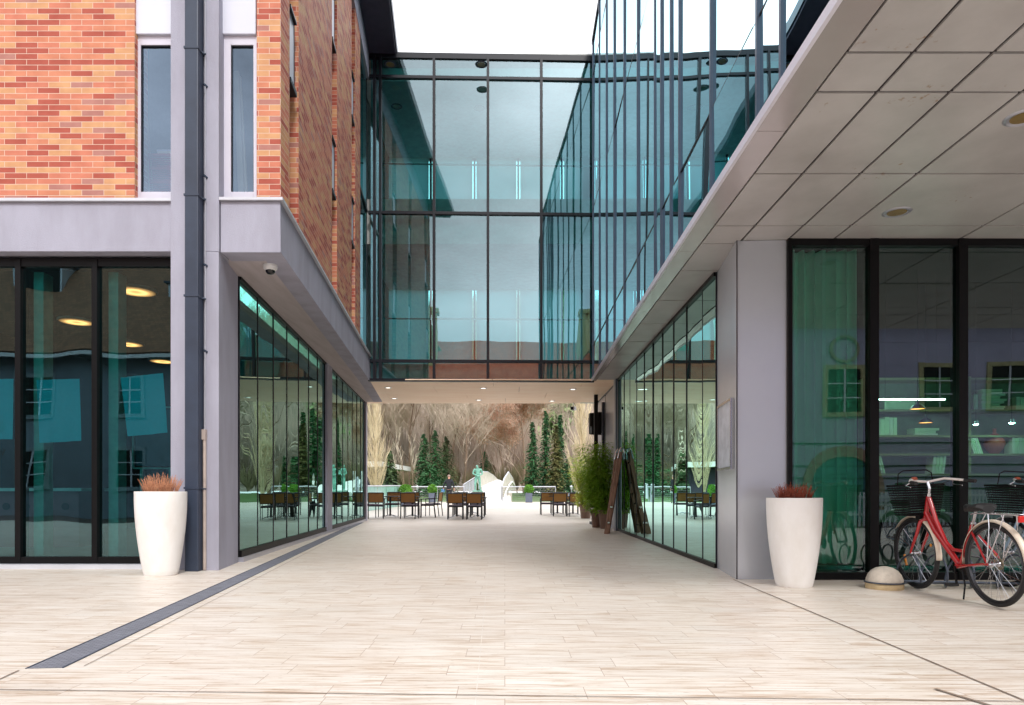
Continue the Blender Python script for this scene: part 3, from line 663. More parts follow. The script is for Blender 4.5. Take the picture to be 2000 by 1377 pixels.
for k in range(5): mb.face([(bx[k], YBK + .05, HS + .06), (bx[k + 1], YBK + .05, HS + .06), (bx[k + 1], YBK + .05, 11.1 + CZ), (bx[k], YBK + .05, 11.1 + CZ)])
mb.build('back_glazing', glass('back_glass', (.8, .9, .92), .1), GB)
mb = MB(); mb.box(BX0 - .45, BX0 - .32, 17.8, YBK, HS + .06, 11.1 + CZ); mb.build('end_wall', M['in_mid'], GB)
M['lampglow'] = emis('downlight_glow', (1, .93, .82), 1.6)
DL = None
def downlight(loc, lab, r=.075, grp='downlights in the soffits', lit=True, rim=None):
    t = thing('downlight', lab, 'lamp', loc, 0, grp)
    mb = MB(); mb.lathe([(r * .8, -.002), (r, -.012), (r * 1.18, -.004), (r * 1.2, .0)], (0, 0, 0), 24); mb.build('trim_ring', rim or M['sillmetal'], t, smooth=True, local=True)
    mb = MB(); mb.lathe([(0, -.004), (r * .8, -.004)], (0, 0, 0), 24); mb.build('lens', M['lampglow'] if lit else pbr('amber_lens', lin((128, 104, 60)), .25), t, local=True)
for (x, y), lab in zip(((758, 757), (944, 758), (1119, 760), (935, 781), (1078, 783), (770, 778)),
                       ('small downlight in the beige soffit, front row on the left', 'small downlight in the beige soffit, front row in the middle', 'small downlight in the beige soffit, front row on the right', 'small downlight in the beige soffit, back row in the middle', 'small downlight in the beige soffit, back row on the right', 'small downlight in the beige soffit, back row on the left')):
    Z = 2.85 * F / (960 - y); downlight((PX(x, Z), Z, HS - .001), lab, .085)
for (x, y), lab in zip(((762, 200), (775, 275), (940, 200), (936, 278)), ('dark downlight in the bridge upper ceiling, front left', 'dark downlight in the bridge upper ceiling, back left', 'dark downlight in the bridge upper ceiling, front middle', 'dark downlight in the bridge upper ceiling, back middle')):
    Z = 9.71 * F / (960 - y); downlight((PX(x, Z), Z, 10.66 + CZ - .002), lab, .13, 'dark downlights inside the glass bridge', False, M['pipe'])
# camera box at the back edge of the soffit
t = thing('security_camera', 'small boxy white camera under the far edge of the beige soffit', 'camera', P(1120, 793, YBK + .3), 0, 'security cameras under the soffits')
p0 = P(1120, 797, YBK + .1); mb = MB(); mb.bar(p0 + Vector((.05, .15, .0)), p0 + Vector((-.06, -.2, -.03)), .12, .12); mb.build('housing', M['sillmetal'], t, bevel=.01)
mb = MB(); mb.bar(p0 + Vector((-.061, -.205, -.03)), p0 + Vector((-.065, -.22, -.032)), .09, .09); mb.build('lens', M['black'], t)
mb = MB(); mb.tube([(p0.x, p0.y, p0.z), (p0.x, p0.y, HS + .01)], .015, 6); mb.build('bracket', M['sillmetal'], t)

# ================================================================ glass building (right)
RB = thing('glass_building', 'teal curtain walled building with grey metal soffit on the right', 'building', (6, 12, 0))
E0 = (1.905, 2.4)  # Y0 is the street end
Y0 = 3.5; E1 = (2.075, 17.62)                            # facade line
def ex(Y): return on(E0, E1, Y)[0]
ZR = 11.5 + CZ
# soffit panels
gy = [3.5, 4.44, 4.88, 6.13, 7.33, 7.86, 8.83, 10.2, 11.6, 13.0, 14.3, 15.65, 17.45]
gxs = [2.17, 2.61, 3.13, 3.64, 5.06, 6.5, 7.94, 9.4, 12]
mb = MB(); g = .013
for j in range(len(gy) - 1):
    y0, y1 = gy[j], gy[j + 1]
    for i in range(len(gxs) - 1):
        x0, x1 = gxs[i], gxs[i + 1]
        if y0 > 7.8 and x0 > 2.62: continue
        if y0 > 7.3 and x0 > 2.62: y1e = min(y1, 7.9)
        else: y1e = y1
        if y0 > 7.8: x1 = 2.72
        if y0 > 7.8 and i > 0: continue
        dz = random.uniform(0, .003)
        mb.box(x0 + g, x1 - g, y0 + g, y1e - g, HS + .002 + dz, HS + .02)
mb.build('soffit_panel', M['alu_s'], RB, bevel=.002)
mb = MB(); mb.prism([(ex(Y0) + .02, Y0), (13, Y0), (13, 8.2), (2.9, 8.2), (2.9, 17.6), (ex(17.6) + .02, 17.6)], HS + .021, HS + .05); mb.build('soffit_backing', M['gap'], RB)
mb = MB()
ye = [3.5, 5.4, 8.1, 10.8, 13.5, 16.2, 17.6]
for a, b in zip(ye[:-1], ye[1:]): mb.prism([(ex(a) - .005, a + .003), (2.17 - .008, a + .003), (2.17 - .008, b - .003), (ex(b) - .005, b - .003)], HS - .0, HS + .019)
mb.build('soffit_edge', M['alu_edge'], RB)
mb = MB(); mb.prism([(ex(Y0) - .035, Y0), (ex(17.6) - .035, 17.6), (ex(17.6) - .006, 17.6), (ex(Y0) - .006, Y0)], HS - .004, HS + .07); mb.build('edge_trim', M['frame_w'], RB)
# facade panes + fins + transoms
fins = [3.52, 4.05, 4.87, 5.36, 6.66, 7.97, 8.43, 9.0, 9.42, 10.8, 12.2, 13.5, 14.7, 16.0, 17.45]
ztr = [HS + .07, 3.73 + CZ, 7.2 + CZ, 10.66 + CZ, ZR]
random.seed(5)
for a, b in zip(fins[:-1], fins[1:]):
    for j in range(4):
        w, v = random.uniform(-.005, .005), random.uniform(-.006, .006)
        mb = MB(); mb.face([(ex(a) + w, a, ztr[j]), (ex(b) - w, b, ztr[j]), (ex(b) - w + v, b, ztr[j + 1]), (ex(a) + w + v, a, ztr[j + 1])]); mb.build('pane', M['glass_r'], RB)
for a in fins:
    mb = MB(); mb.box(ex(a) - .024, ex(a) + .03, a - .018, a + .018, HS + .002, ZR + .02); mb.build('fin', M['fin'], RB)
mb = MB()
for z in ztr[:4]: mb.prism([(ex(Y0) - .004, Y0), (ex(17.5) - .004, 17.5), (ex(17.5) + .05, 17.5), (ex(Y0) + .05, Y0)], z - .011, z + .011)
mb.prism([(ex(Y0) - .03, Y0), (ex(17.6) - .03, 17.6), (ex(17.6) + .3, 17.6), (ex(Y0) + .3, Y0)], ZR + .021, ZR + .14)
mb.build('transom', M['mull'], RB, split=True)
# upper floors behind the facade
mb = MB()
mb.box(2.3, 8, 3.65, 22, HS + .06, HS + .35)
mb.box(2.25, 8, 3.65, 22, 6.5 + CZ, 7.3 + CZ)
mb.box(2.2, 8, 3.65, 22, 10.75 + CZ, ZR)
mb.build('floor_slab', M['in_light'], RB, split=True)
M['teal_wall'] = pbr('teal_inner_wall', lin((120, 175, 180)), .8, .06, 1)
mb = MB(); mb.box(3.6, 3.7, 3.65, 22, HS + .36, 6.48 + CZ); mb.box(4.4, 4.55, 3.65, 22, 7.32 + CZ, 10.7 + CZ); mb.box(1.95, 8, 3.5, 3.65, HS + .06, ZR); mb.box(7.9, 13, 3.5, 22, HS + .06, ZR); mb.box(2.2, 8, 21.9, 22.05, HS, ZR); mb.build('room_wall', M['teal_wall'], RB, split=True)
# folded curtains upstairs
def curtain(x0, y0, x1, y1, z0, z1, lab, mat, amp=.05, per=.16, name='curtain', grp=None, seed=1):
    rnd = random.Random(seed); l = math.hypot(x1 - x0, y1 - y0); n = int(l / .018); dx, dy = (x1 - x0) / l, (y1 - y0) / l
    mb = MB(); vs = []; fs = []; ph = [rnd.uniform(0, 6) for _ in range(4)]; lev = 7
    for i in range(n + 1):
        s_ = l * i / n
        for k in range(lev):
            zt_ = k / (lev - 1); w = amp * (math.sin(2 * math.pi * s_ / per + 1.2 * math.sin(s_ * 2.1 + ph[0]) + .25 * zt_) + .35 * math.sin(2 * math.pi * s_ / per * 2.3 + ph[1])) * (1 - .35 * zt_) + .02 * math.sin(s_ * 3 + ph[2] + zt_)
            vs.append((x0 + dx * s_ - dy * w, y0 + dy * s_ + dx * w, z0 + (z1 - z0) * zt_))
    for i in range(n):
        for k in range(lev - 1): fs.append((i * lev + k, (i + 1) * lev + k, (i + 1) * lev + k + 1, i * lev + k + 1))
    mb.idx(vs, fs); o = mb.build(name, mat, smooth=True); return tag(o, lab, 'curtain', grp)
M['curt'] = pbr('pale_curtain', lin((196, 214, 206)), .9, .04, 5)
curtain(2.42, 8.6, 2.5, 16.9, HS + .36, 6.45 + CZ, 'long pale curtain behind the upper glass wall beside the bridge', M['curt'], .07, .3, grp=None, seed=4)
mb = MB(); mb.box(2.2, 2.22, 3.7, 5.3, HS + .36, 6.45 + CZ); mb.build('inner_panel', M['teal_wall'], RB)
# column panel
mb = MB(); mb.prism([(2.545, 7.76), (3.125, 7.73), (3.125, 8.4), (2.70, 8.86), (2.662, 8.86)], -.08, HS + .001); mb.build('column', M['column'], RB, bevel=.004)
mb = MB(); mb.box(3.134, 3.138, 7.722, 7.732, -.05, HS); mb.box(2.548, 2.56, 7.748, 7.756, -.05, HS); mb.build('panel_seam', M['gap'], RB, split=True)
mb = MB(); mb.box(2.6, 2.74, 17.3, 17.5, -.08, HS); mb.build('column', M['alu'], RB)
mb = MB(); mb.box(2.63, 2.66, 17.26, 17.31, -.07, HS); mb.build('corner_post', M['fin'], RB)
# side glass
K0 = (2.655, 8.87); K1 = (2.69, 17.28)
ysR = [8.87, 9.5, 10.4, 11.25, 12.1, 12.95, 13.8, 14.65, 15.5, 16.35, 17.27]
side_glass(K0, K1, ysR, .0, HS, M['glass_l'], M['mull'], RB, .018, .02, .005)
mb = MB(); mb.prism([(2.63, 8.87), (2.67, 17.28), (2.72, 17.28), (2.70, 8.87)], -.06, .01); mb.prism([(2.62, 8.87), (2.655, 17.28), (2.71, 17.28), (2.68, 8.87)], HS - .05, HS + .001); mb.build('glass_wall_rail', M['black'], RB, split=True)
# shop front
YR = 7.72
mr = [PX(1541, YR), PX(1704, YR), PX(1877, YR), PX(2060, YR), PX(2240, YR), PX(2430, YR)]
mb = MB()
for i, x in enumerate(mr): mb.box(x - (.024 if i == 0 else .045), x + (.024 if i == 0 else .055), YR - .04, YR + .12, -.06, HS)
mb.box(mr[0] - .02, mr[-1], YR - .03, YR + .1, -.06, .03); mb.box(mr[0] - .02, mr[-1], YR - .03, YR + .1, HS - .075, HS + .001)
mb.build('shopfront_frame', M['black'], RB, split=True)
random.seed(3); panes(mr, YR + .02, 0, HS, M['glass_s'], RB, tilt=.004)
mb = MB(); mb.box(mr[0] + .02, 12, YR + .14, YR + .2, .03, .09); mb.build('inner_rail', M['chrome'], RB)
# room
mb = MB(); mb.box(2.72, 12.5, 7.86, 17.3, -.045, -.035); mb.build('room_floor', M['in_floor'], RB)
mb = MB(); mb.box(2.72, 12.5, 7.83, 17.3, HS - .02, HS + .02); mb.build('room_ceiling', M['in_dark'], RB)
mb = MB(); mb.box(12.4, 12.6, 7.72, 17.4, -.1, 3.9); mb.box(2.8, 12.4, 17.3, 17.45, -.1, 3.79); mb.box(6.2, 12.4, 12.6, 12.7, -.04, 3.7); mb.box(4.35, 4.45, 11.9, 14.4, -.04, 3.7); mb.build('room_wall', M['in_dark'], RB, split=True)
M['curt_g'] = pbr('green_curtain', lin((236, 246, 238)), .9, .03, 5)
curtain(3.2, 8.03, 4.02, 8.03, .10, PZ(484, 8.0), 'floor length pale green curtain behind the right shop window beside the white planter', M['curt_g'], .085, .125, seed=2)
mb = MB(); mb.box(3.15, 4.12, 7.94, 8.02, PZ(484, 8) + .0, PZ(484, 8) + .03); mb.build('curtain_rail', M['chrome'], RB)
# framed notice on the column side
t = thing('notice_frame', 'narrow blank framed notice board on the side of the grey column', 'notice board', (2.6, 8.3, 1.5))
def cs(y): return 2.545 + (y - 7.76) * (.117 / 1.1)
ya, yb_ = 7.86, 8.62; z0, z1 = PZ(914, 8.1), PZ(786, 8.1)
mb = MB(); mb.prism([(cs(ya) - .03, ya), (cs(yb_) - .03, yb_), (cs(yb_) - .002, yb_), (cs(ya) - .002, ya)], z0, z1); mb.build('board', pbr('blank_board', lin((205, 210, 222)), .25), t)
mb = MB()
for (a, b, c, d) in ((ya - .02, ya + .012, z0 - .02, z1 + .02), (yb_ - .012, yb_ + .02, z0 - .02, z1 + .02), (ya + .013, yb_ - .013, z0 - .02, z0 + .01), (ya + .013, yb_ - .013, z1 - .01, z1 + .02)):
    mb.prism([(cs(a) - .045, a), (cs(b) - .045, b), (cs(b) - .004, b), (cs(a) - .004, a)], c, d)
mb.build('frame', M['chrome'], t)
# big amber downlights in the grey soffit
for (x, Z), lab in zip(((3.93, 6.97), (3.9, 5.2), (3.9, 3.95)), ('large oval looking amber downlight in the grey soffit above the red bicycle', 'large amber downlight in the grey soffit cut off at the right picture edge', 'large amber downlight in the grey soffit nearest the street')):
    downlight((x, Z, HS + .0015), lab, .115, 'amber downlights in the grey soffit', False, M['alu'])
# ================================================================ bookshelf etc. behind right window
SY = 9.6
M['shelf'] = pbr('olive_shelf', lin((150, 140, 100)), .7, .08, 3)
t = thing('bookshelf', 'tall open shelf with pale books behind the right shop window', 'bookshelf', (PX(1850, SY), SY, -.04))
sx0, sx1 = PX(1700, SY), PX(2120, SY); szs = [PZ(y, SY) for y in (738, 800, 850, 886, 925)]
mb = MB()
for z in szs: mb.box(sx0, sx1, SY - .02, SY + .32, z - .028, z)
mb.build('shelf', M['shelf'], t, split=True)
mb = MB()
for x in (sx0, PX(1895, SY), sx1): mb.box(x - .015, x + .015, SY - .0, SY + .32, -.035, szs[0] + .02)
mb.build('upright', M['shelf'], t, split=True)
mb = MB(); mb.box(sx0, sx1, SY + .325, SY + .34, .5, szs[0]); mb.build('back_panel', pbr('shelf_back', lin((124, 138, 118)), .8), t)
M['book'] = pbr('pale_book', lin((222, 232, 200)), .7, .04, 8); M['book2'] = pbr('cream_book', lin((236, 230, 214)), .7, .04, 8)
def books(row, x0px, zi, n, kind, grp, lab, tilt=0, w=.032, h=.22):
    x = PX(x0px, SY); z = szs[zi]
    for i in range(n):
        ww = w * random.uniform(.7, 1.3); hh = h * random.uniform(.85, 1.05); mb = MB()
        if kind == 'stack':
            l = random.uniform(.26, .34); o_ = random.uniform(-.02, .02); mb.box(x + o_, x + o_ + l, SY, SY + .2, z, z + ww); z += ww + .002
        else:
            a = tilt * (1 if kind == 'lean' else 0) ; dx = math.tan(a) * hh
            mb.idx([(x, SY, z), (x + ww, SY, z), (x + ww - dx, SY, z + hh), (x - dx, SY, z + hh), (x, SY + .17, z), (x + ww, SY + .17, z), (x + ww - dx, SY + .17, z + hh), (x - dx, SY + .17, z + hh)], [(0, 1, 2, 3), (7, 6, 5, 4), (0, 4, 5, 1), (1, 5, 6, 2), (2, 6, 7, 3), (3, 7, 4, 0)]); x += ww + .006
        tag(mb.build('book', M['book'] if i % 3 else M['book2'], bevel=.002), lab, 'book', grp)
random.seed(21)
books(0, 1918, 1, 9, 'stack', 'books in the tall stack', 'pale book lying in the tall stack on the upper shelf at right')
books(0, 1903, 1, 1, 'up', 'single upright book', 'single upright pale blue book left of the tall stack', w=.06, h=.25)
books(0, 1712, 2, 5, 'up', 'upright books behind the middle window', 'upright pale book in the row behind the bicycle basket window', w=.045, h=.25)
books(0, 1788, 2, 3, 'stack', 'low stack of books', 'book lying in the low stack under the orange lamps')
books(0, 1903, 3, 5, 'lean', 'leaning books left of the vase', 'leaning pale book left of the red vase', tilt=.35, w=.022, h=.24)
books(0, 1978, 3, 6, 'up', 'upright books right of the vase', 'upright pale book right of the red vase', w=.03, h=.25)
books(0, 1820, 4, 4, 'lean', 'leaning books on the lowest visible shelf', 'leaning pale book low behind the bicycle handlebar', tilt=-.12, w=.035, h=.26)
books(0, 1722, 4, 2, 'lean', 'leaning books beside the mullion', 'thin pale book leaning near the dark mullion low on the shelf', tilt=.25, w=.02, h=.26)
books(0, 1985, 1, 2, 'up', 'two books at the right edge', 'pale book standing at the right picture edge on the upper shelf', w=.06, h=.2)
mb = MB(); mb.lathe([(0, 0), (.05, 0), (.10, .06), (.135, .14), (.12, .2), (.06, .27), (.025, .30), (.022, .35), (.03, .36), (.02, .36)], (PX(1952, SY), SY + .1, szs[3]), 28); tag(mb.build('vase', pbr('red_vase', lin((200, 84, 66)), .5), smooth=True), 'rounded red clay vase on the shelf between leaning and upright books', 'vase')
mb = MB(); mb.box(PX(1728, SY), PX(1787, SY), SY, SY + .2, szs[1] , szs[1] + .13); tag(mb.build('storage_box', M['book'], bevel=.004), 'pale green box on the upper shelf behind the middle window', 'box')
# linear lamp, pendants and spots
YL = 8.9
mb = MB(); mb.box(PX(1713, YL), PX(1846, YL), YL, YL + .03, PZ(781, YL) , PZ(781, YL) + .016); o = mb.build('light_tube', emis('tube_glow', (1, .95, .8), 24)); 
t = thing('linear_lamp', 'thin bright linear lamp behind the middle pane of the right window', 'lamp', (PX(1780, YL), YL, PZ(781, YL))); o.parent = t; o.matrix_parent_inverse = parent_world(t).inverted()
mb = MB()
for x in (1730, 1830): mb.tube([(PX(x, YL), YL + .015, PZ(781, YL) + .017), (PX(x, YL), YL + .015, HS - .02)], .002, 4)
mb.build('wire', M['black'], t)
for (x, y, Z), lab in zip(((1792, 799, 8.7), (1808, 826, 9.2)), ('orange pendant lamp above the low stack of books, upper of two', 'orange pendant lamp above the low stack of books, lower of two')):
    t = thing('pendant_lamp', lab, 'lamp', P(x, y, Z), 0, 'orange pendant lamps in the right room')
    mb = MB(); mb.lathe([(.09, 0), (.088, .01), (.06, .045), (.02, .07), (.01, .12), (0, .12)], (0, 0, 0), 24); mb.build('shade', M['mull'], t, smooth=True, local=True)
    mb = MB(); mb.lathe([(0, .006), (.085, .006)], (0, 0, 0), 24); mb.build('glowing_disc', emis('orange_glow', (1, .18, .05), 6), t, local=True)
    mb = MB(); mb.tube([(0, 0, .12), (0, 0, HS - .03 - P(x, y, Z).z)], .003, 4); mb.build('cord', M['black'], t, local=True)
for (x, y, Z), lab in zip(((1906, 829, 9.3), (1976, 826, 9.3)), ('small white spot lamp left above the red vase', 'small white spot lamp right above the red vase')):
    t = thing('spot_lamp', lab, 'lamp', P(x, y, Z), 0, 'small spot lamps at the shelf')
    mb = MB(); mb.lathe([(0, .05), (.03, .05), (.034, 0)], (0, 0, 0), 16); mb.build('housing', M['chrome'], t, local=True)
    mb = MB(); mb.lathe([(0, -.012), (.02, -.008), (.032, .001)], (0, 0, 0), 16); mb.build('bulb', emis('spot_glow', (1, .96, .85), 90), t, local=True)
    mb = MB(); mb.tube([(0, 0, .05), (0, 0, HS - .03 - P(x, y, Z).z)], .003, 4); mb.build('cord', M['black'], t, local=True)
# round cafe table with single leg seen dimly
t = thing('cafe_table', 'small round table with a central post inside the right room', 'table', (PX(1792, 8.9), 8.9, -.035))
mb = MB(); mb.lathe([(0, .72), (.3, .72), (.31, .735), (.3, .75), (0, .75)], (0, 0, 0), 28); mb.build('tabletop', M['book'], t, local=True)
mb = MB(); mb.lathe([(.22, 0), (.2, .02), (.03, .04), (.03, .72)], (0, 0, 0), 20); mb.build('post', M['pipe'], t, local=True)
# ================================================================ planters
def heather(mb, r, h, n, seed, spread=.5):
    rnd = random.Random(seed)
    for i in range(n):
        a = rnd.uniform(0, 6.283); q = math.sqrt(rnd.random()) * r; x, y = q * math.cos(a), q * math.sin(a)
        hh = h * rnd.uniform(.45, 1.1) * (1 - .35 * (q / r) ** 2); lx, ly = math.cos(a) * spread * hh * q / r + rnd.uniform(-.02, .02), math.sin(a) * spread * hh * q / r + rnd.uniform(-.02, .02)
        p = [Vector((x, y, 0)), Vector((x + lx * .4, y + ly * .4, hh * .5)), Vector((x + lx, y + ly, hh))]
        mb.tube(p, [.0016, .0022, .0009], 3, cap=False)
        for k in range(9):
            t_ = .35 + .65 * k / 9; c = p[0].lerp(p[2], t_); b = rnd.uniform(0, 6.283); s_ = .0065
            mb.face([c, c + Vector((math.cos(b) * s_, math.sin(b) * s_, s_ * .6)), c + Vector((math.cos(b) * s_ * .3, math.sin(b) * s_ * .3, s_ * 1.6))])
M['heather'] = pbr('dry_heather', lin((206, 150, 114)), .9, .2, 18, c2=lin((150, 92, 68)))
M['heather2'] = pbr('dry_heather_red', lin((164, 84, 60)), .9, .2, 25, c2=lin((104, 50, 38)))
def white_planter(loc, rt, H, lab, hm, seed, hh):
    t = thing('potted_heather', lab, 'planter', loc, 0, 'tall white planters')
    mb = MB(); prof = [(0, .0), (rt * .63, 0), (rt * .655, .012)]
    for k in range(1, 21):
        u = k / 20; prof.append((rt * (.66 + .34 * math.sin(min(1, u * 1.04) * math.pi / 2) ** .92), .012 + u * (H - .02)))
    prof += [(rt * .995, H), (rt * .94, H), (rt * .93, H - .02), (rt * .92, H - .09), (0, H - .09)]
    mb.lathe(prof, (0, 0, 0), 64); mb.build('pot', M['white_pot'], t, smooth=True, local=True)
    mb = MB(); mb.lathe([(0, H - .03), (rt * .915, H - .03)], (0, 0, 0), 32); mb.build('soil', M['soil'], t, local=True)
    mb = MB(); heather(mb, rt * .6, hh * 1.2, 300, seed, .4); o = mb.build('foliage', hm, t, local=True); o.location = (0, 0, H - .04)
    return t
white_planter((PX(314.5, 7.66), 7.66, gz(-3.9, 7)), .268, .933, 'tall white tapered planter with dry tan heather beside the drainpipe', M['heather'], 1, .2)
white_planter((PX(1551, 7.2), 7.2, gz(2.98, 7)), .278, .93, 'tall white tapered planter with sparse rusty twigs beside the grey column', M['heather2'], 2, .17)

# ================================================================ dome bollard and spiral bicycle rack
t = thing('dome_bollard', 'pale pitted concrete dome bollard on a round base beside the bicycle rack', 'bollard', (3.83, 7.02, -.05))
mb = MB(); mb.lathe([(0, 0), (.176, 0), (.18, .012), (.18, .05), (.174, .058), (.168, .06), (0, .06)], (0, 0, 0), 40); mb.build('base_disc', pbr('sandy_base', lin((190, 168, 130)), .85, .1, 20, .4, 80), t, smooth=True, local=True)
mb = MB(); mb.lathe([(.172, .062), (.176, .07), (.172, .1), (.155, .145), (.125, .185), (.08, .213), (.03, .227), (0, .229)], (0, 0, 0), 40); mb.build('dome', M['concrete'], t, smooth=True, local=True)
M['rackm'] = pbr('dark_rack', lin((78, 86, 100)), .4, .1, 10, metal=.4)
t = thing('bicycle_rack', 'low dark spiral bicycle rack on the paving under the soffit', 'bicycle rack', (5.2, 7.05, -.05))
mb = MB(); pts = []; turns = 8.5
for i in range(int(turns * 26)):
    a = i / 26 * 2 * math.pi; u = i / 26 / turns
    pts.append((4.02 + u * 2.3 + .045 * math.sin(a + 1), 7.04 + .16 * math.cos(a), .128 + .165 * math.sin(a)))
mb.tube(pts, .010, 8); mb.build('spiral', M['rackm'], t, smooth=True)
mb = MB(); mb.tube([(3.86, 6.97, .035), (6.6, 6.97, -.02)], .012, 8); mb.tube([(3.86, 7.11, .0), (6.6, 7.11, -.02)], .012, 8); mb.build('base_bar', M['rackm'], t)
mb = MB(); mb.tube([(3.83 + .186 * math.cos(2 * math.pi * k / 32), 7.02 + .186 * math.sin(2 * math.pi * k / 32), .018) for k in range(32)], .007, 6, closed=True); mb.build('bollard_ring', M['rackm'], t)

# ================================================================ bicycles; local frame: forward +Y, wheels in the YZ plane
def make_bike(lab, fc, fc_name, fender):
    t = thing('bicycle', lab, 'bicycle', (0, 0, 0), 0, 'bicycles parked in the spiral rack')
    fm = pbr(fc_name, fc, .22, .05, 6, coat=.6); RW = .345; WB = 1.10
    steel = M['chrome']; blk = M['rubber']
    def wheel(cy, name, extra_turn=0):
        w = MB(); w.tube([(0, cy + RW * math.cos(2 * math.pi * k / 64), RW + .004 + RW * math.sin(2 * math.pi * k / 64)) for k in range(64)], .019, 10, closed=True)
        wo = w.build('wheel', blk, t, smooth=True, local=True)         # the tyre carries rim, spokes, hub
        m = MB(); m.tube([(0, cy + (RW - .027) * math.cos(2 * math.pi * k / 64), RW + .004 + (RW - .027) * math.sin(2 * math.pi * k / 64)) for k in range(64)], .011, 6, closed=True); m.build('rim', pbr('rim_dark', lin((70, 70, 74)), .3, metal=.8), wo, smooth=True, local=True)
        m = MB()
        for k in range(36):
            a = 2 * math.pi * k / 36; b = a + (.9 if k % 4 < 2 else -.9); sx = .03 if k % 2 else -.03
            m.tube([(sx, cy + .028 * math.cos(b), RW + .004 + .028 * math.sin(b)), (0, cy + (RW - .03) * math.cos(a), RW + .004 + (RW - .03) * math.sin(a))], .0014, 3, cap=False)
        m.build('spokes', M['chrome'], wo, local=True)
        m = MB(); m.lathe([(0, -.06), (.012, -.06), (.014, -.036), (.028, -.034), (.026, -.026), (.014, -.02), (.014, .02), (.026, .026), (.028, .034), (.014, .036), (.012, .06), (0, .06)], (0, cy, RW + .004), 18, 'X'); m.build('hub', M['chrome'], wo, smooth=True, local=True)
        return wo
    rw = wheel(0, 'rear'); fw = wheel(WB, 'front')
    m = MB()                                                            # sprockets
    for r_, x in ((.052, .036), (.042, .042), (.034, .048)): m.lathe([(.015, x), (r_, x), (r_, x + .003), (.015, x + .003)], (0, 0, RW + .004), 28, 'X')
    m.build('sprocket', pbr('sprocket', lin((150, 140, 110)), .4, metal=.8), rw, local=True)
    m = MB(); m.lathe([(0, 0), (.016, 0), (.016, .004), (0, .004)], (.002, WB - .24, RW + .1), 12, 'X'); m.bar((.004, WB + .2, RW - .03), (.004, WB + .17, RW - .14), .02, .012, (1, 0, 0)); m.build('reflector', pbr('amber', lin((230, 150, 60)), .3), fw, local=True)
    # frame
    BBk = Vector((0, .44, .29)); HT = Vector((0, .855, .93)); HB = Vector((0, .915, .72)); ST = Vector((0, .245, .70)); RA = Vector((0, 0, RW + .004)); FA = Vector((0, WB, RW + .004))
    f = MB()
    f.tube([HT, HB], .022, 12)
    f.tube([HB + Vector((0, -.01, .05)), HB.lerp(BBk, .3), HB.lerp(BBk, .65), BBk], [.027, .029, .028, .025], 12)          # thick down tube
    f.tube([HT - Vector((0, .005, .02)), Vector((0, .76, .70)), Vector((0, .62, .49)), Vector((0, .52, .43)), Vector((0, .345, .43))], [.024, .021, .018, .016, .016], 12)   # curved step-through tube
    f.tube([BBk, ST], .018, 12); f.lathe([(0, -.036), (.024, -.036), (.024, .036), (0, .036)], tuple(BBk), 16, 'X')
    for s_ in (-1, 1):
        f.tube([BBk + Vector((s_ * .025, -.03, 0)), RA + Vector((s_ * .062, .06, 0)), RA + Vector((s_ * .064, 0, 0))], [.013, .010, .010], 8)
        f.tube([ST + Vector((s_ * .014, 0, -.09)), RA + Vector((s_ * .062, .06, .08)), RA + Vector((s_ * .064, 0, 0))], [.011, .009, .009], 8)
    f.build('frame', fm, t, smooth=True, local=True)
    k_ = MB(); k_.tube([HB + Vector((0, .004, -.005)), HB + Vector((0, .012, -.035))], .022, 10)
    for s_ in (-1, 1): k_.tube([HB + Vector((s_ * .0, .012, -.02)), HB + Vector((s_ * .04, .025, -.045)), HB + Vector((s_ * .056, .06, -.16)), FA + Vector((s_ * .055, -.03, .06)), FA + Vector((s_ * .054, 0, 0))], [.02, .019, .016, .012, .010], 10)
    k_.build('fork', fm, t, smooth=True, local=True)
    # fenders
    for cy, a0, a1 in ((0, -5, 178), (WB, 40, 186)):
        m = MB(); vs = []; fs = []; n = 30
        for i in range(n + 1):
            a = R(a0 + (a1 - a0) * i / n); 
            for w, dr_ in ((-.028, -.014), (-.018, .0), (0, .006), (.018, 0), (.028, -.014)):
                r_ = RW + .034 + dr_; vs.append((w, cy + r_ * math.cos(a), RW + .004 + r_ * math.sin(a)))
        for i in range(n):
            for k in range(4): fs.append((i * 5 + k, i * 5 + k + 1, i * 5 + k + 6, i * 5 + k + 5))
        m.idx(vs, fs); o = m.build('mudguard', fender, t, smooth=True, local=True); sol = o.modifiers.new('s', 'SOLIDIFY'); sol.thickness = .003
    # stem, bars, grips
    m = MB(); m.tube([HT, HT + Vector((0, -.008, .03))], .019, 12); m.tube([HT + Vector((0, -.005, .02)), HT + Vector((0, -.02, .09))], .013, 10); m.tube([HT + Vector((0, -.02, .07)), HT + Vector((0, .0, .12)), HT + Vector((0, .005, .14))], [.016, .018, .016], 10); m.build('stem', M['chrome'], t, smooth=True, local=True)
    hbz = HT.z + .14; hy = HT.y + .005
    m = MB(); m.tube([(-.27, hy - .19, hbz + .0), (-.24, hy - .10, hbz + .012), (-.17, hy - .0, hbz + .028), (-.09, hy + .03, hbz + .012), (0, hy, hbz), (.09, hy + .03, hbz + .012), (.17, hy - .0, hbz + .028), (.24, hy - .10, hbz + .012), (.27, hy - .19, hbz)], .012, 10); m.build('handlebar', pbr('bar_white', lin((220, 215, 212)), .3), t, smooth=True, local=True)
    for s_ in (-1, 1):
        m = MB(); m.tube([(s_ * .262, hy - .155, hbz + .003), (s_ * .285, hy - .27, hbz - .006)], [.017, .018], 10); go = m.build('grip', blk, t, smooth=True, local=True)
        m = MB(); m.tube([(s_ * .21, hy - .06, hbz + .0), (s_ * .235, hy - .02, hbz - .03), (s_ * .255, hy - .13, hbz - .045)], .005, 6); m.build('brake_lever', M['chrome'], go, local=True)
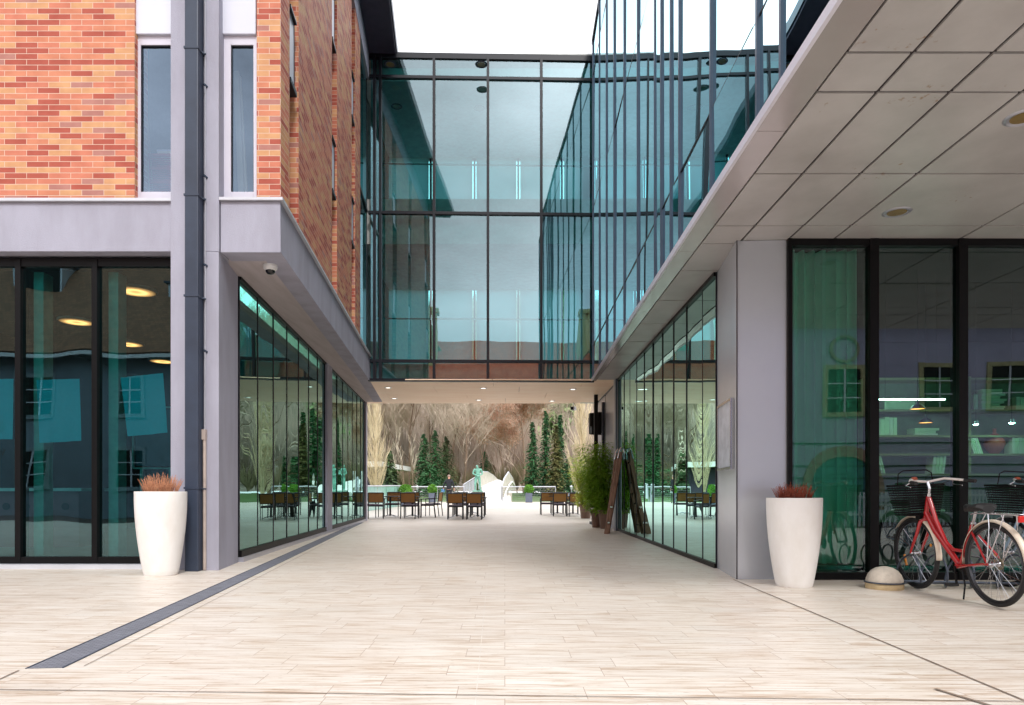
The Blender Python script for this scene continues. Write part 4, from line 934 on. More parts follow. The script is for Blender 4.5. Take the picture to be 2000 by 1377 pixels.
    m = MB(); m.lathe([(0, 0), (.028, 0), (.03, .012), (.02, .028), (0, .032)], (-.12, hy + .02, hbz + .025), 16); m.build('bell', M['heather2'], t, local=True)
    # cables
    m = MB(); m.tube([(-.2, hy - .02, hbz), (-.06, hy + .12, hbz - .1), (0, hy + .05, HB.z + .1), (0, .9, HB.z - .05)], .003, 5); m.tube([(.2, hy - .02, hbz), (.05, hy + .1, hbz - .07), (.02, .86, HB.z), (.02, .6, .42)], .003, 5); m.build('cable', blk, t, local=True)
    # basket
    b = MB(); by0, by1 = hy + .05, hy + .33; z0, z1 = hbz - .33, hbz - .03
    def ring(z, g, r_=.0045): b.tube([(-.14 - g, by0 - g * .2, z), (.14 + g, by0 - g * .2, z), (.14 + g, by1 + g, z), (-.14 - g, by1 + g, z)], r_, 4, closed=True)
    for i in range(13): ring(z0 + (z1 - z0) * i / 12, .05 * i / 12, .005 if i < 12 else .009)
    for i in range(15):
        x = -.14 + .28 * i / 14; xt = x * (1 + .05 / .14)
        b.tube([(x, by0, z0), (xt, by0 - .01, z1)], .002, 3, cap=False); b.tube([(x, by1, z0), (xt, by1 + .05, z1)], .002, 3, cap=False); b.tube([(x, by0, z0), (x, by1, z0)], .002, 3, cap=False)
        y = by0 + (by1 - by0) * i / 14; yt = by0 - .01 + (by1 - by0 + .06) * i / 14
        for s_ in (-1, 1): b.tube([(s_ * .14, y, z0), (s_ * .19, yt, z1)], .002, 3, cap=False)
    bo = b.build('basket', M['black'], t, local=True)
    b = MB(); b.tube([(-.185, by0 + .15, z1), (-.17, by0 + .15, z1 + .12), (-.12, by0 + .15, z1 + .15), (.12, by0 + .15, z1 + .15), (.17, by0 + .15, z1 + .12), (.185, by0 + .15, z1)], .006, 6); b.build('handle', M['black'], bo, local=True)
    m = MB(); m.lathe([(0, -.03), (.03, -.025), (.045, 0), (.048, .02), (0, .03)], (0, .985, .72), 20, 'Y'); m.build('headlight', M['black'], t, smooth=True, local=True)
    # seat
    m = MB(); m.tube([ST - Vector((0, -.01, .03)), ST + Vector((0, -.04, .10))], .013, 10); m.lathe([(.014, 0), (.024, .002), (.024, .02), (.014, .022)], (0, ST.y, ST.z - .02), 14); m.build('seat_post', M['chrome'], t, smooth=True, local=True)
    m = MB(); vs = []; fs = []; prof = [(-.15, .055, .0), (-.12, .10, .02), (-.06, .115, .02), (0, .085, .008), (.06, .05, .004), (.12, .032, .008), (.15, .014, .0)]
    for (y, w, dz) in prof:
        for k in range(12):
            a = 2 * math.pi * k / 12; vs.append((w * math.cos(a), ST.y - .05 + y, ST.z + .125 + dz + (.03 if math.sin(a) > 0 else .038) * math.sin(a)))
    for i in range(len(prof) - 1):
        for k in range(12): fs.append((i * 12 + k, i * 12 + (k + 1) % 12, (i + 1) * 12 + (k + 1) % 12, (i + 1) * 12 + k))
    fs.append(tuple(range(12))); fs.append(tuple(range(len(vs) - 12, len(vs)))); m.idx(vs, fs); m.build('saddle', blk, t, smooth=True, local=True)
    # rack over the rear wheel
    m = MB(); zr_ = RW * 2 + .085
    for x in (-.055, .055): m.tube([(x, .19, zr_ + .0), (x, .16, zr_ + .012), (x, -.30, zr_ + .012), (x * .4, -.33, zr_)], .005, 6)
    for y in (.14, 0, -.14, -.29): m.tube([(-.055, y, zr_ + .012), (.055, y, zr_ + .012)], .0045, 6)
    for s_ in (-1, 1):
        m.tube([(s_ * .055, -.02, zr_ + .01), (s_ * .072, -.05, zr_ - .1), (s_ * .07, .0, RW + .02)], .005, 6); m.tube([(s_ * .055, -.2, zr_ + .01), (s_ * .074, -.17, zr_ - .12), (s_ * .07, .0, RW + .02)], .005, 6)
        m.tube([(s_ * .055, .15, zr_ + .01), (s_ * .03, .225, ST.z - .05)], .0045, 6)
    m.tube([(-.04, .12, zr_ + .05), (.04, .12, zr_ + .05), (.05, .06, zr_ + .02), (-.05, .06, zr_ + .02)], .004, 6, closed=True)
    m.build('luggage_rack', M['chrome'], t, smooth=True, local=True)
    m = MB(); m.box(-.05, .05, -.365, -.335, zr_ - .05, zr_ + .005); m.build('rear_light', pbr('red_lens', lin((200, 34, 30)), .2), t, bevel=.008, local=True)
    # crank, chain ring, pedals, chain guard
    m = MB(); m.lathe([(.02, .04), (.09, .04), (.09, .044), (.02, .044)], tuple(BBk), 32, 'X'); m.build('chain_ring', M['black'], t, local=True)
    m = MB()
    for z in (-.045, .045): m.tube([(.043, BBk.y, BBk.z + z * 1.9), (.043, 0, RW + .004 + z)], .0035, 4)
    m.build('chain', M['black'], t, local=True)
    for s_, d in ((-1, Vector((0, -.03, -.165))), (1, Vector((0, .03, .165)))):
        e = BBk + Vector((s_ * .06, 0, 0)) + d; m = MB(); m.bar(BBk + Vector((s_ * .055, 0, 0)), e, .02, .012, (1, 0, 0)); co = m.build('crank', M['black'], t, local=True)
        m = MB(); m.box(e.x + (0 if s_ > 0 else -.09), e.x + (.09 if s_ > 0 else 0), e.y - .035, e.y + .035, e.z - .012, e.z + .012); m.build('pedal', blk, co, bevel=.004, local=True)
    m = MB(); m.tube([(-.035, .36, .26), (-.06, .30, .13), (-.10, .27, .01)], .008, 6); m.build('kick_stand', M['black'], t, local=True)
    return t
bike = make_bike('red step through city bicycle with a black wire basket, standing in the spiral rack', lin((168, 24, 30)), 'red_paint', pbr('cream_mudguard', lin((222, 208, 190)), .35))
bike.location = (4.16, 5.86, -.028); bike.rotation_euler = (0, R(-2.5), R(1.5))
bike2 = make_bike('pale blue bicycle mostly cut off at the right picture edge behind the red one', lin((150, 176, 200)), 'pale_blue_paint', M['sillmetal'])
bike2.location = (5.22, 6.05, -.035); bike2.rotation_euler = (0, R(3), R(2))

# ================================================================ terrace chairs and tables
M['chair_f'] = pbr('chair_frame', lin((24, 22, 26)), .4)
M['mesh_b'] = pbr('brown_mesh', lin((160, 116, 62)), .7, .12, 40, .3, 300)
M['cush'] = pbr('grey_cushion', lin((112, 104, 116)), .9, .06, 10)
M['tabletop'] = pbr('dark_tabletop', lin((52, 44, 42)), .3)
def make_chair(lab):
    t = thing('armchair', lab, 'chair', (0, 0, 0), 0, 'terrace chairs around the cafe tables')
    for s_ in (-1, 1):
        m = MB(); m.tube([(s_ * .25, .24, 0), (s_ * .25, .235, .64)], .016, 6); m.build('leg', M['chair_f'], t, local=True)
        m = MB(); m.tube([(s_ * .25, -.27, 0), (s_ * .25, -.22, .42), (s_ * .25, -.27, .88)], .018, 6); m.build('leg', M['chair_f'], t, local=True)
        m = MB(); m.bar((s_ * .255, .26, .65), (s_ * .255, -.25, .66), .045, .022); m.build('armrest', M['chair_f'], t, local=True)
    m = MB(); m.box(-.235, .235, -.22, .25, .41, .44); m.build('seat', M['chair_f'], t, local=True)
    m = MB(); m.box(-.225, .225, -.2, .245, .442, .485); m.build('cushion', M['cush'], t, bevel=.015, local=True)
    m = MB(); m.idx([(-.235, -.236, .56), (.235, -.236, .56), (.235, -.268, .86), (-.235, -.268, .86), (-.235, -.228, .56), (.235, -.228, .56), (.235, -.26, .86), (-.235, -.26, .86)], [(0, 1, 2, 3), (7, 6, 5, 4), (0, 4, 5, 1), (1, 5, 6, 2), (2, 6, 7, 3), (3, 7, 4, 0)]); m.build('backrest', M['mesh_b'], t, local=True)
    m = MB(); m.tube([(-.25, -.27, .875), (.25, -.27, .875)], .017, 6); m.build('top_rail', M['chair_f'], t, local=True); m = MB(); m.tube([(-.24, -.232, .55), (.24, -.232, .55)], .012, 6); m.build('lower_rail', M['chair_f'], t, local=True)
    return t
chair_spots = [
 (-4.64, 23.25, 12, 'armchair nearest the left glass wall, seen from behind at an angle'), (-3.49, 23.30, -6, 'armchair in the left table group, seen straight from behind beside the nearest table post'),
 (-4.36, 24.95, 178, 'armchair facing the camera at the far side of the left table group, left one'), (-3.68, 25.05, 182, 'armchair facing the camera at the far side of the left table group, right one'),
 (-2.99, 24.25, 95, 'armchair at the right end of the left table group, turned sideways'), (-2.89, 25.25, 80, 'armchair behind the sideways one at the right end of the left group'), (-4.99, 24.05, -90, 'armchair at the left end of the left group, against the glass'),
 (-1.92, 23.25, 1, 'left armchair of the middle pair, seen from behind'), (-1.28, 23.25, -1, 'right armchair of the middle pair, seen from behind'),
 (-1.89, 24.85, 180, 'left armchair facing the camera behind the middle table'), (-1.26, 24.85, 180, 'right armchair facing the camera behind the middle table'), (-1.95, 26.35, 0, 'farther armchair in the second row behind the middle pair, left'), (-1.28, 26.35, 0, 'farther armchair in the second row behind the middle pair, right'),
 (1.40, 27.30, 2, 'left armchair of the right group, farther from the camera'), (1.83, 26.10, -2, 'middle armchair of the right group, seen from behind'), (2.42, 26.10, 3, 'right armchair of the right group, partly behind the bamboo'),
 (1.87, 28.30, 180, 'armchair facing the camera behind the right tables'), (2.47, 28.20, 178, 'armchair facing the camera behind the bamboo')]
ch0 = make_chair(chair_spots[0][3])
for i, (x, y, a, lab) in enumerate(chair_spots):
    if i == 0: ch0.location = (x, y, gz(x, y)); ch0.rotation_euler = (0, 0, R(a)); continue
    dup(ch0, (x, y, gz(x, y)), R(a), lab)
def make_table(lab):
    t = thing('cafe_table', lab, 'table', (0, 0, 0), 0, 'terrace cafe tables')
    m = MB(); m.box(-.36, .36, -.36, .36, .725, .75); m.build('tabletop', M['tabletop'], t, bevel=.005, local=True)
    m = MB(); m.tube([(0, 0, .05), (0, 0, .725)], .035, 10); m.box(-.15, .15, -.15, .15, .71, .724); m.build('post', M['chair_f'], t, local=True)
    m = MB()
    for k in range(4):
        a = R(45 + 90 * k); m.tube([(0, 0, .09), (.15 * math.cos(a), .15 * math.sin(a), .07), (.33 * math.cos(a), .33 * math.sin(a), .02)], [.02, .015, .012], 6)
    m.build('foot', M['chrome'], t, local=True)
    return t
tabs = [(-4.30, 24.10, 'cafe table of the left group, nearest the glass wall'), (-3.52, 24.15, 'cafe table of the left group, right one'), (-1.94, 24.05, 'cafe table between the middle chairs, left'), (-1.21, 24.05, 'cafe table between the middle chairs, right'),
        (-1.58, 27.15, 'cafe table in the second row behind the middle chairs'), (1.81, 27.20, 'cafe table of the right group, left one'), (2.42, 27.10, 'cafe table of the right group, partly behind bamboo')]
tb0 = make_table(tabs[0][2])
for i, (x, y, lab) in enumerate(tabs):
    if i == 0: tb0.location = (x, y, gz(x, y)); continue
    dup(tb0, (x, y, gz(x, y)), 0, lab)
for (x, y, lab) in ((-3.52, 24.15, 'small white menu holder on the right table of the left group'), (2.3, 27.1, 'small menu holder on the right group table beside the bamboo')):
    mb = MB(); mb.idx([(x - .07, y - .05, 0), (x + .07, y - .05, 0), (x + .07, y + .05, 0), (x - .07, y + .05, 0), (x - .07, y, .12), (x + .07, y, .12)], [(0, 1, 5, 4), (2, 3, 4, 5), (0, 4, 3), (1, 2, 5), (3, 2, 1, 0)])
    o = mb.build('menu_holder', M['panel_w']); o.location = (0, 0, gz(x, y) + .752); tag(o, lab, 'menu holder', 'menu holders on the tables')

# ================================================================ ladder leaning on the right glass corner
t = thing('wooden_ladder', 'weathered brown wooden ladder with metal top hooks leaning at the glass corner', 'ladder', (2.35, 16.4, -.05))
M['oldwood'] = pbr('weathered_wood', lin((158, 124, 104)), .85, .25, 5, .6, 60, c2=lin((112, 84, 68)), stretch=(6, 6, .6))
top = Vector((2.60, 16.75, PZ(885, 16.7))); 
for k, (bx_, by_) in enumerate(((2.20, 15.95), (2.28, 16.45))):
    b0 = Vector((bx_, by_, gz(bx_, by_) + .0)); tp = Vector((2.57, by_ + .18, top.z + .0))
    mb = MB(); mb.bar(b0, tp, .10, .045, (0, 1, 0)); mb.build('rail', M['oldwood'], t, bevel=.004)
    b1 = b0 + Vector((.06, .11, .0)); t1 = tp + Vector((.03, .08, -.02))
    mb = MB(); mb.bar(b1, t1, .07, .04, (0, 1, 0)); mb.build('rail', M['oldwood'], t, bevel=.004)
    mb = MB(); d_ = (tp - b0).normalized(); 
    c = tp - d_ * .16
    mb.tube([c + Vector((-.045, -.03, 0)), tp + Vector((-.04, -.03, .02)), tp + Vector((.0, -.02, .085)), tp + Vector((.06, 0, .07)), tp + Vector((.09, .02, -.02)), c + Vector((.11, .03, -.02))], .022, 8); mb.build('top_hook', M['chrome'], t, smooth=True)
mb = MB()
for k in range(7):
    f = .1 + .13 * k; a = Vector((2.20, 15.95, -.03)).lerp(Vector((2.57, 16.13, top.z)), f); b = Vector((2.28, 16.45, -.03)).lerp(Vector((2.57, 16.63, top.z)), f); mb.bar(a, b, .045, .03)
mb.build('rung', M['oldwood'], t)
mb = MB()
for k in range(2):
    a = Vector((2.20, 15.95, -.03)).lerp(Vector((2.57, 16.13, top.z)), .13 + .19 * k); mb.box(a.x - .02, a.x + .03, a.y - .05, a.y - .02, a.z - .02, a.z + .02)
mb.build('bracket', M['chrome'], t)

# ================================================================ bamboo in brown pots
M['bamboo'] = pbr('bamboo_leaf', lin((136, 172, 52)), .6, .25, 2.5, c2=lin((76, 124, 34))); leafy(M['bamboo'], lin((150, 190, 50)))
M['bamboo2'] = pbr('bamboo_leaf_yellow', lin((196, 200, 96)), .6, .2, 2.5, c2=lin((124, 160, 54))); leafy(M['bamboo2'], lin((190, 205, 80)))
M['terra'] = pbr('brown_pot', lin((126, 100, 88)), .7, .08, 6)
def bamboo(loc, h, r, rp, hp, n, lab, mat, seed, lean=(0, 0)):
    rnd = random.Random(seed); t = thing('potted_bamboo', lab, 'potted plant', loc, 0, 'potted bamboos beside the ladder')
    mb = MB(); mb.lathe([(0, 0), (rp * .68, 0), (rp * .9, hp * .8), (rp * 1.0, hp * .8), (rp * 1.03, hp), (rp * .93, hp), (rp * .9, hp * .9), (0, hp * .9)], (0, 0, 0), 32); mb.build('pot', M['terra'], t, smooth=True, local=True)
    st = MB(); lf = MB()
    for i in range(26):
        a = rnd.uniform(0, 6.28); q = rnd.uniform(0, rp * .7); x, y = q * math.cos(a), q * math.sin(a); hh = h * rnd.uniform(.6, 1.0); b = rnd.uniform(0, 6.28); o_ = r * rnd.uniform(.2, .95)
        dx, dy = o_ * math.cos(b) + lean[0], o_ * math.sin(b) + lean[1]
        pts = [Vector((x + dx * (u ** 1.7), y + dy * (u ** 1.7), hp * .9 + (hh - hp) * (u - .06 * u * u))) for u in (0, .2, .4, .6, .8, 1)]
        st.tube(pts, [.007, .007, .006, .005, .004, .002], 4, cap=False)
        for k in range(n):
            u = rnd.uniform(.0, 1) ** 1.0; j = min(4, int(u * 5)); c = pts[j].lerp(pts[j + 1], u * 5 - j); a2 = rnd.uniform(0, 6.28); ro = rnd.uniform(.03, .26)
            c = c + Vector((math.cos(a2) * ro, math.sin(a2) * ro, rnd.uniform(-.05, .08))); a3 = a2 + rnd.uniform(-.8, .8); l = rnd.uniform(.11, .2); w = .014; dz = rnd.uniform(-.75, .25)
            d = Vector((math.cos(a3), math.sin(a3), dz)).normalized() * l; s_ = Vector((-math.sin(a3), math.cos(a3), rnd.uniform(-.4, .4))).normalized() * w
            lf.face([c, c + d * .4 + s_, c + d, c + d * .4 - s_])
    st.build('stem', pbr('bamboo_stem', lin((120, 128, 60)), .5), t, local=True); lf.build('foliage', mat, t, local=True)
random.seed(2)
bamboo((PX(1144, 24.6), 24.6, -.04), 2.75, .62, .25, .54, 230, 'bamboo in a wide brown pot, yellow green and farthest left of the three', M['bamboo2'], 3, (-.1, 0))
bamboo((PX(1166, 18.9), 18.9, -.05), 2.55, .45, .19, .5, 230, 'tall green bamboo in a narrow brown pot, middle of the three', M['bamboo'], 5, (-.1, 0))
bamboo((2.5, 18.3, -.05), 2.55, .4, .2, .5, 210, 'tall green bamboo in a brown pot right behind the ladder', M['bamboo'], 8, (-.1, .1))
# dark posts and folded parasol behind
t = thing('parasol', 'closed black parasol hanging from its grey pole behind the bamboo', 'parasol', (PX(1178, 20.3), 20.3, -.05))
mb = MB(); mb.tube([(PX(1178, 20.3), 20.3, -.05), (PX(1178, 20.3), 20.3, 3.6)], .045, 12); mb.build('pole', M['pipe'], t)
mb = MB(); cxp = PX(1176, 20.4); mb.prism([(cxp - .36, 20.45), (cxp + .32, 20.45), (cxp + .36, 20.8), (cxp - .36, 20.8)], PZ(832, 20.4), PZ(806, 20.4)); mb.lathe([(.36, PZ(846, 20.4)), (.38, PZ(815, 20.4)), (.34, PZ(806, 20.4)), (.06, PZ(802, 20.4))], (cxp, 20.7, 0), 10); mb.build('canopy', M['black'], t)
mb = MB(); mb.box(cxp - .3, cxp + .3, 20.5, 21.1, -.05, .03); mb.build('base_plate', M['black'], t)
for x, lab in ((1164, 'black square steel post left of the grey parasol pole'), (1186, 'black square steel post right of the grey parasol pole')):
    mb = MB(); xx = PX(x, 20.1); mb.box(xx - .055, xx + .055, 20.05, 20.16, -.05, HS); tag(mb.build('steel_post', M['black'], bevel=.004), lab, 'post', 'black posts behind the bamboo')
mb = MB(); mb.box(2.75, 3.2, 18.2, YBK + .2, -.08, HS); tag(mb.build('passage_wall', M['alu']), 'grey clad wall end behind the bamboo under the bridge', 'wall')
# ================================================================ terrace edge: railing, planters, person, statue
def railing(name, pts, lab, h=1.0, nb=7, grp='terrace railings'):
    t = thing(name, lab, 'railing', pts[0], 0, grp)
    mb = MB(); mb.tube([Vector(p) + Vector((0, 0, h)) for p in pts], .032, 6); mb.build('handrail', M['sillmetal'], t)
    mb = MB()
    for k in range(nb): mb.tube([Vector(p) + Vector((0, 0, .12 + (h - .22) * k / (nb - 1))) for p in pts], .009, 4)
    mb.build('wire', M['chrome'], t)
    for a, b in zip(pts[:-1], pts[1:]):
        n = max(1, int((Vector(b) - Vector(a)).length / 1.6))
        for i in range(n + 1):
            p = Vector(a).lerp(Vector(b), i / n); mb = MB(); mb.bar(p, p + Vector((0, 0, h)), .045, .02); mb.build('post', M['alu'], t)
    return t
YT = 45.6
railing('metal_railing', [(PX(802, YT), YT, .25), (PX(907, YT), YT, .25)], 'grey wire railing along the terrace edge left of the footbridge', 1.02)
railing('metal_railing', [(PX(981, YT), YT, .25), (PX(1085, YT), YT, .25)], 'grey wire railing along the terrace edge right of the footbridge', 1.02)
M['boxgrey'] = pbr('slate_planter', lin((92, 98, 116)), .6)
M['bush'] = pbr('bright_bush', lin((98, 152, 40)), .7, .2, 3, c2=lin((58, 106, 26)))
def bush(mb, c, r, n, rnd, w=.05, zs=1.0):
    for i in range(n):
        v = Vector((rnd.gauss(0, 1), rnd.gauss(0, 1), rnd.gauss(0, 1))).normalized() * r * rnd.uniform(.75, 1.05); v.z *= zs; p = Vector(c) + v
        d = (v.normalized() + Vector((rnd.uniform(-.7, .7), rnd.uniform(-.7, .7), rnd.uniform(-.4, .9)))).normalized() * w * 2; s_ = d.cross(Vector((rnd.uniform(-1, 1), rnd.uniform(-1, 1), rnd.uniform(-1, 1)))).normalized() * w * .5
        mb.face([p, p + d * .5 + s_, p + d, p + d * .5 - s_])
def box_planter(x, y, lab, r=.27, hb=.62, w=.24):
    t = thing('box_planter', lab, 'planter', (x, y, gz(x, y)), 0, 'square planters with clipped bushes'); rnd = random.Random(int(x * 10))
    mb = MB(); mb.prism([(-w * .92, -w * .92), (w * .92, -w * .92), (w * .92, w * .92), (-w * .92, w * .92)], 0, hb); mb.build('pot', M['boxgrey'], t, bevel=.01, local=True)
    mb = MB(); mb.lathe([(0, hb + .02), (r * .55, hb + .06), (r * .78, hb + r * .8), (r * .5, hb + r * 1.5), (0, hb + r * 1.7)], (0, 0, 0), 12); bush(mb, (0, 0, hb + r * .85), r, 700, rnd); mb.build('foliage', M['bush'], t, local=True)
box_planter(PX(844.5, 44.5), 44.5, 'square slate planter with round green bush, by the railing left of the man')
box_planter(PX(1033, 44.5), 44.5, 'square slate planter with a round bright green bush, right of the footbridge')
box_planter(PX(792, 36), 36, 'square slate planter with a low bush behind the left glass balustrade', .34, .5, .24)
# glass balustrade at the left
t = thing('glass_balustrade', 'teal glass balustrade with pale top rail left of the terrace', 'railing', (-7, 33, .15))
q = [Vector((-9.8, 30.5, .14)), Vector((-6.6, 34.5, .16)), Vector((-5.85, 37.5, .19))]
q = [P(718, 980, 30), P(755, 976, 33.5), P(786, 975, 37)]
for v in q: v.z = gz(v.x, v.y)
for a, b in zip(q[:-1], q[1:]):
    n = 2
    for i in range(n):
        p0, p1 = a.lerp(b, i / n), a.lerp(b, (i + .97) / n); mb = MB(); mb.prism([(p0.x, p0.y), (p1.x, p1.y), (p1.x, p1.y + .02), (p0.x, p0.y + .02)], p0.z, p0.z + 1.08); mb.build('glass_panel', pbr('aqua_panel', lin((150, 196, 186)), .12), t)
mb = MB(); mb.tube([v + Vector((0, 0, 1.1)) for v in q], .03, 8); mb.build('top_rail', M['sillmetal'], t)

def skin_fig(name, J, E, mat, parent, sub=2):
    # J: name -> (x, y, z, radius)
    ks = list(J); me = bpy.data.meshes.new(name); me.from_pydata([J[k][:3] for k in ks], [(ks.index(a), ks.index(b)) for a, b in E], [])
    o = bpy.data.objects.new(name, me); COL.objects.link(o); me.materials.append(mat)
    m = o.modifiers.new('skin', 'SKIN'); m.use_smooth_shade = True
    for i, k in enumerate(ks):
        r_ = J[k][3]; r_ = r_ if isinstance(r_, tuple) else (r_, r_); me.skin_vertices[0].data[i].radius = r_; me.skin_vertices[0].data[i].use_root = (i == 0)
    s_ = o.modifiers.new('sub', 'SUBSURF'); s_.levels = sub; s_.render_levels = sub
    if parent: o.parent = parent
    return o
skin_m = pbr('skin', lin((214, 160, 138)), .55); jacket = pbr('black_jacket', lin((24, 27, 36)), .8, .1, 8); trousers = pbr('dark_trousers', lin((34, 34, 42)), .8)
t = thing('person', 'man in a black jacket with short grey hair, seen from behind at the terrace railing', 'person', (PX(877, 43.5), 43.5, gz(-4, 43.5)), R(-8))
Jb = {'pel': (0, 0, .95, .08), 'wst': (0, 0, 1.1, .08), 'chs': (0, -.0, 1.35, (.10, .08)), 'nk': (0, 0, 1.5, .055), 'hd0': (0, .01, 1.60, .075), 'hd1': (0, .01, 1.70, .085), 'hd2': (0, .0, 1.76, .05)}
Eb = [('pel', 'wst'), ('wst', 'chs'), ('chs', 'nk'), ('nk', 'hd0'), ('hd0', 'hd1'), ('hd1', 'hd2')]
for s_, n_ in ((-1, 'l'), (1, 'r')):
    ex_ = .09 if s_ < 0 else .02
    Jb.update({'sh' + n_: (s_ * .18, 0, 1.44, .055), 'el' + n_: (s_ * (.27 + ex_ * .5), .0, 1.17, .042), 'wr' + n_: (s_ * (.29 + ex_), .06, .93, .028), 'pm' + n_: (s_ * (.295 + ex_), .08, .86, (.034, .018)),
               'hp' + n_: (s_ * .10, 0, .88, .09), 'kn' + n_: (s_ * .12, .02, .48, .055), 'an' + n_: (s_ * .12, -.02, .08, .035), 'to' + n_: (s_ * .13, .14, .03, .03)})
    Eb += [('chs', 'sh' + n_), ('sh' + n_, 'el' + n_), ('el' + n_, 'wr' + n_), ('wr' + n_, 'pm' + n_), ('pel', 'hp' + n_), ('hp' + n_, 'kn' + n_), ('kn' + n_, 'an' + n_), ('an' + n_, 'to' + n_)]
    for fi, (dx, l) in enumerate(((-.024, .07), (-.008, .08), (.008, .076), (.024, .06))):
        Jb['f%d%s' % (fi, n_)] = (s_ * (.295 + ex_) + dx * .3, .08 + dx, .79, .009); Jb['g%d%s' % (fi, n_)] = (s_ * (.29 + ex_) + dx * .3, .09 + dx, .79 - l * .5, .008); Eb += [('pm' + n_, 'f%d%s' % (fi, n_)), ('f%d%s' % (fi, n_), 'g%d%s' % (fi, n_))]
    Jb['th' + n_] = (s_ * (.27 + ex_), .12, .84, .010); Eb.append(('pm' + n_, 'th' + n_))
skin_fig('body', Jb, Eb, skin_m, t)
Jj = {'pl2': (0, 0, .84, (.185, .125)), 'pel': (0, 0, .95, (.19, .13)), 'wst': (0, 0, 1.12, (.17, .125)), 'chs': (0, -.01, 1.34, (.19, .135)), 'nk': (0, 0, 1.49, .075), 'nk2': (0, 0, 1.535, .07)}
Ej = [('pl2', 'pel'), ('pel', 'wst'), ('wst', 'chs'), ('chs', 'nk'), ('nk', 'nk2')]
for s_, n_ in ((-1, 'l'), (1, 'r')):
    ex_ = .09 if s_ < 0 else .02
    Jj.update({'sh' + n_: (s_ * .19, 0, 1.43, .082), 'el' + n_: (s_ * (.275 + ex_ * .5), .0, 1.17, .062), 'wr' + n_: (s_ * (.295 + ex_), .055, .95, .045)}); Ej += [('chs', 'sh' + n_), ('sh' + n_, 'el' + n_), ('el' + n_, 'wr' + n_)]
skin_fig('jacket', Jj, Ej, jacket, t)
Jt = {'pel': (0, 0, .96, (.17, .12))}; Et = []
for s_, n_ in ((-1, 'l'), (1, 'r')):
    Jt.update({'hp' + n_: (s_ * .10, 0, .82, .10), 'kn' + n_: (s_ * .12, .02, .47, .075), 'an' + n_: (s_ * .12, -.01, .08, .06)}); Et += [('pel', 'hp' + n_), ('hp' + n_, 'kn' + n_), ('kn' + n_, 'an' + n_)]
skin_fig('trousers', Jt, Et, trousers, t)
mb = MB(); mb.lathe([(.096, -.03), (.1, .02), (.088, .06), (.05, .09), (0, .1)], (0, -.012, 1.70), 16); mb.build('hair', pbr('grey_hair', lin((150, 128, 116)), .8), t, smooth=True, local=True)
for s_ in (-1, 1):
    mb = MB(); mb.tube([(s_ * .12, -.07, .04), (s_ * .125, .05, .045), (s_ * .13, .17, .03)], [.045, .05, .035], 8); mb.build('shoe', M['rubber'], t, smooth=True, local=True)
mb = MB(); c_ = Vector((-.40, .10, .78)); bush(mb, c_, .05, 40, random.Random(2), .05); mb.lathe([(0, -.05), (.05, -.03), (.06, .0), (.03, .04), (0, .05)], tuple(c_), 10); o = mb.build('cloth', pbr('blue_cloth', lin((90, 150, 200)), .8)); o.location = t.location; tag(o, 'light blue cloth held in the left hand of the man at the railing', 'cloth')
# statue: standing bronze man with bowed head and joined hands
bz = pbr('green_bronze', lin((120, 176, 158)), .6, .2, 5, c2=lin((84, 140, 124)))
YS = 43.0; zs = PZ(958, YS)
t = thing('bronze_statue', 'green patinated bronze statue of a standing man with bowed head before the footbridge', 'statue', (PX(933, YS), YS, gz(-2, YS)), R(190))
sc_ = 1.03
Js = {'pel': (0, 0, .92, (.15, .11)), 'wst': (.0, 0, 1.08, (.13, .10)), 'chs': (0, -.02, 1.32, (.18, .13)), 'nk': (.02, .03, 1.48, .06), 'hd0': (.05, .09, 1.555, .075), 'hd1': (.07, .11, 1.63, .09), 'hd2': (.075, .10, 1.70, .055), 'ns': (.08, .20, 1.60, .014)}
Es = [('pel', 'wst'), ('wst', 'chs'), ('chs', 'nk'), ('nk', 'hd0'), ('hd0', 'hd1'), ('hd1', 'hd2'), ('hd1', 'ns')]
for s_, n_ in ((-1, 'l'), (1, 'r')):
    Js.update({'sh' + n_: (s_ * .21, 0, 1.42, .075), 'el' + n_: (s_ * .29, .0, 1.12, .056), 'wr' + n_: (s_ * .08, .20, 1.0 + (.02 if s_ > 0 else 0), .035), 'pm' + n_: (s_ * .01, .24, .98, (.04, .03)),
               'hp' + n_: (s_ * .10, 0, .82, .10), 'kn' + n_: (s_ * .13 + (.03 if s_ > 0 else 0), .05 if s_ > 0 else 0, .46, .068), 'an' + n_: (s_ * .15, -.02, .09, .045), 'to' + n_: (s_ * .19, .13, .04, .038)})
    Es += [('chs', 'sh' + n_), ('sh' + n_, 'el' + n_), ('el' + n_, 'wr' + n_), ('wr' + n_, 'pm' + n_), ('pel', 'hp' + n_), ('hp' + n_, 'kn' + n_), ('kn' + n_, 'an' + n_), ('an' + n_, 'to' + n_)]
    for fi in range(4): Js['f%d%s' % (fi, n_)] = (-s_ * .05, .25 + .012 * fi, .99 - .018 * fi, .010); Es.append(('pm' + n_, 'f%d%s' % (fi, n_)))
fig = skin_fig('figure', Js, Es, bz, t); fig.location = (0, 0, zs - gz(-2, YS) - .02); fig.scale = (sc_, sc_, sc_ * .93)
hz_ = zs - gz(-2, YS)
mb = MB(); mb.box(-.32, .32, -.28, .28, hz_ - .07, hz_ - .0); mb.build('bronze_base', bz, t, bevel=.02, local=True)
mb = MB(); mb.box(-.26, .26, -.24, .24, 0, hz_ - .072); mb.build('plinth', M['concrete'], t, bevel=.01, local=True)

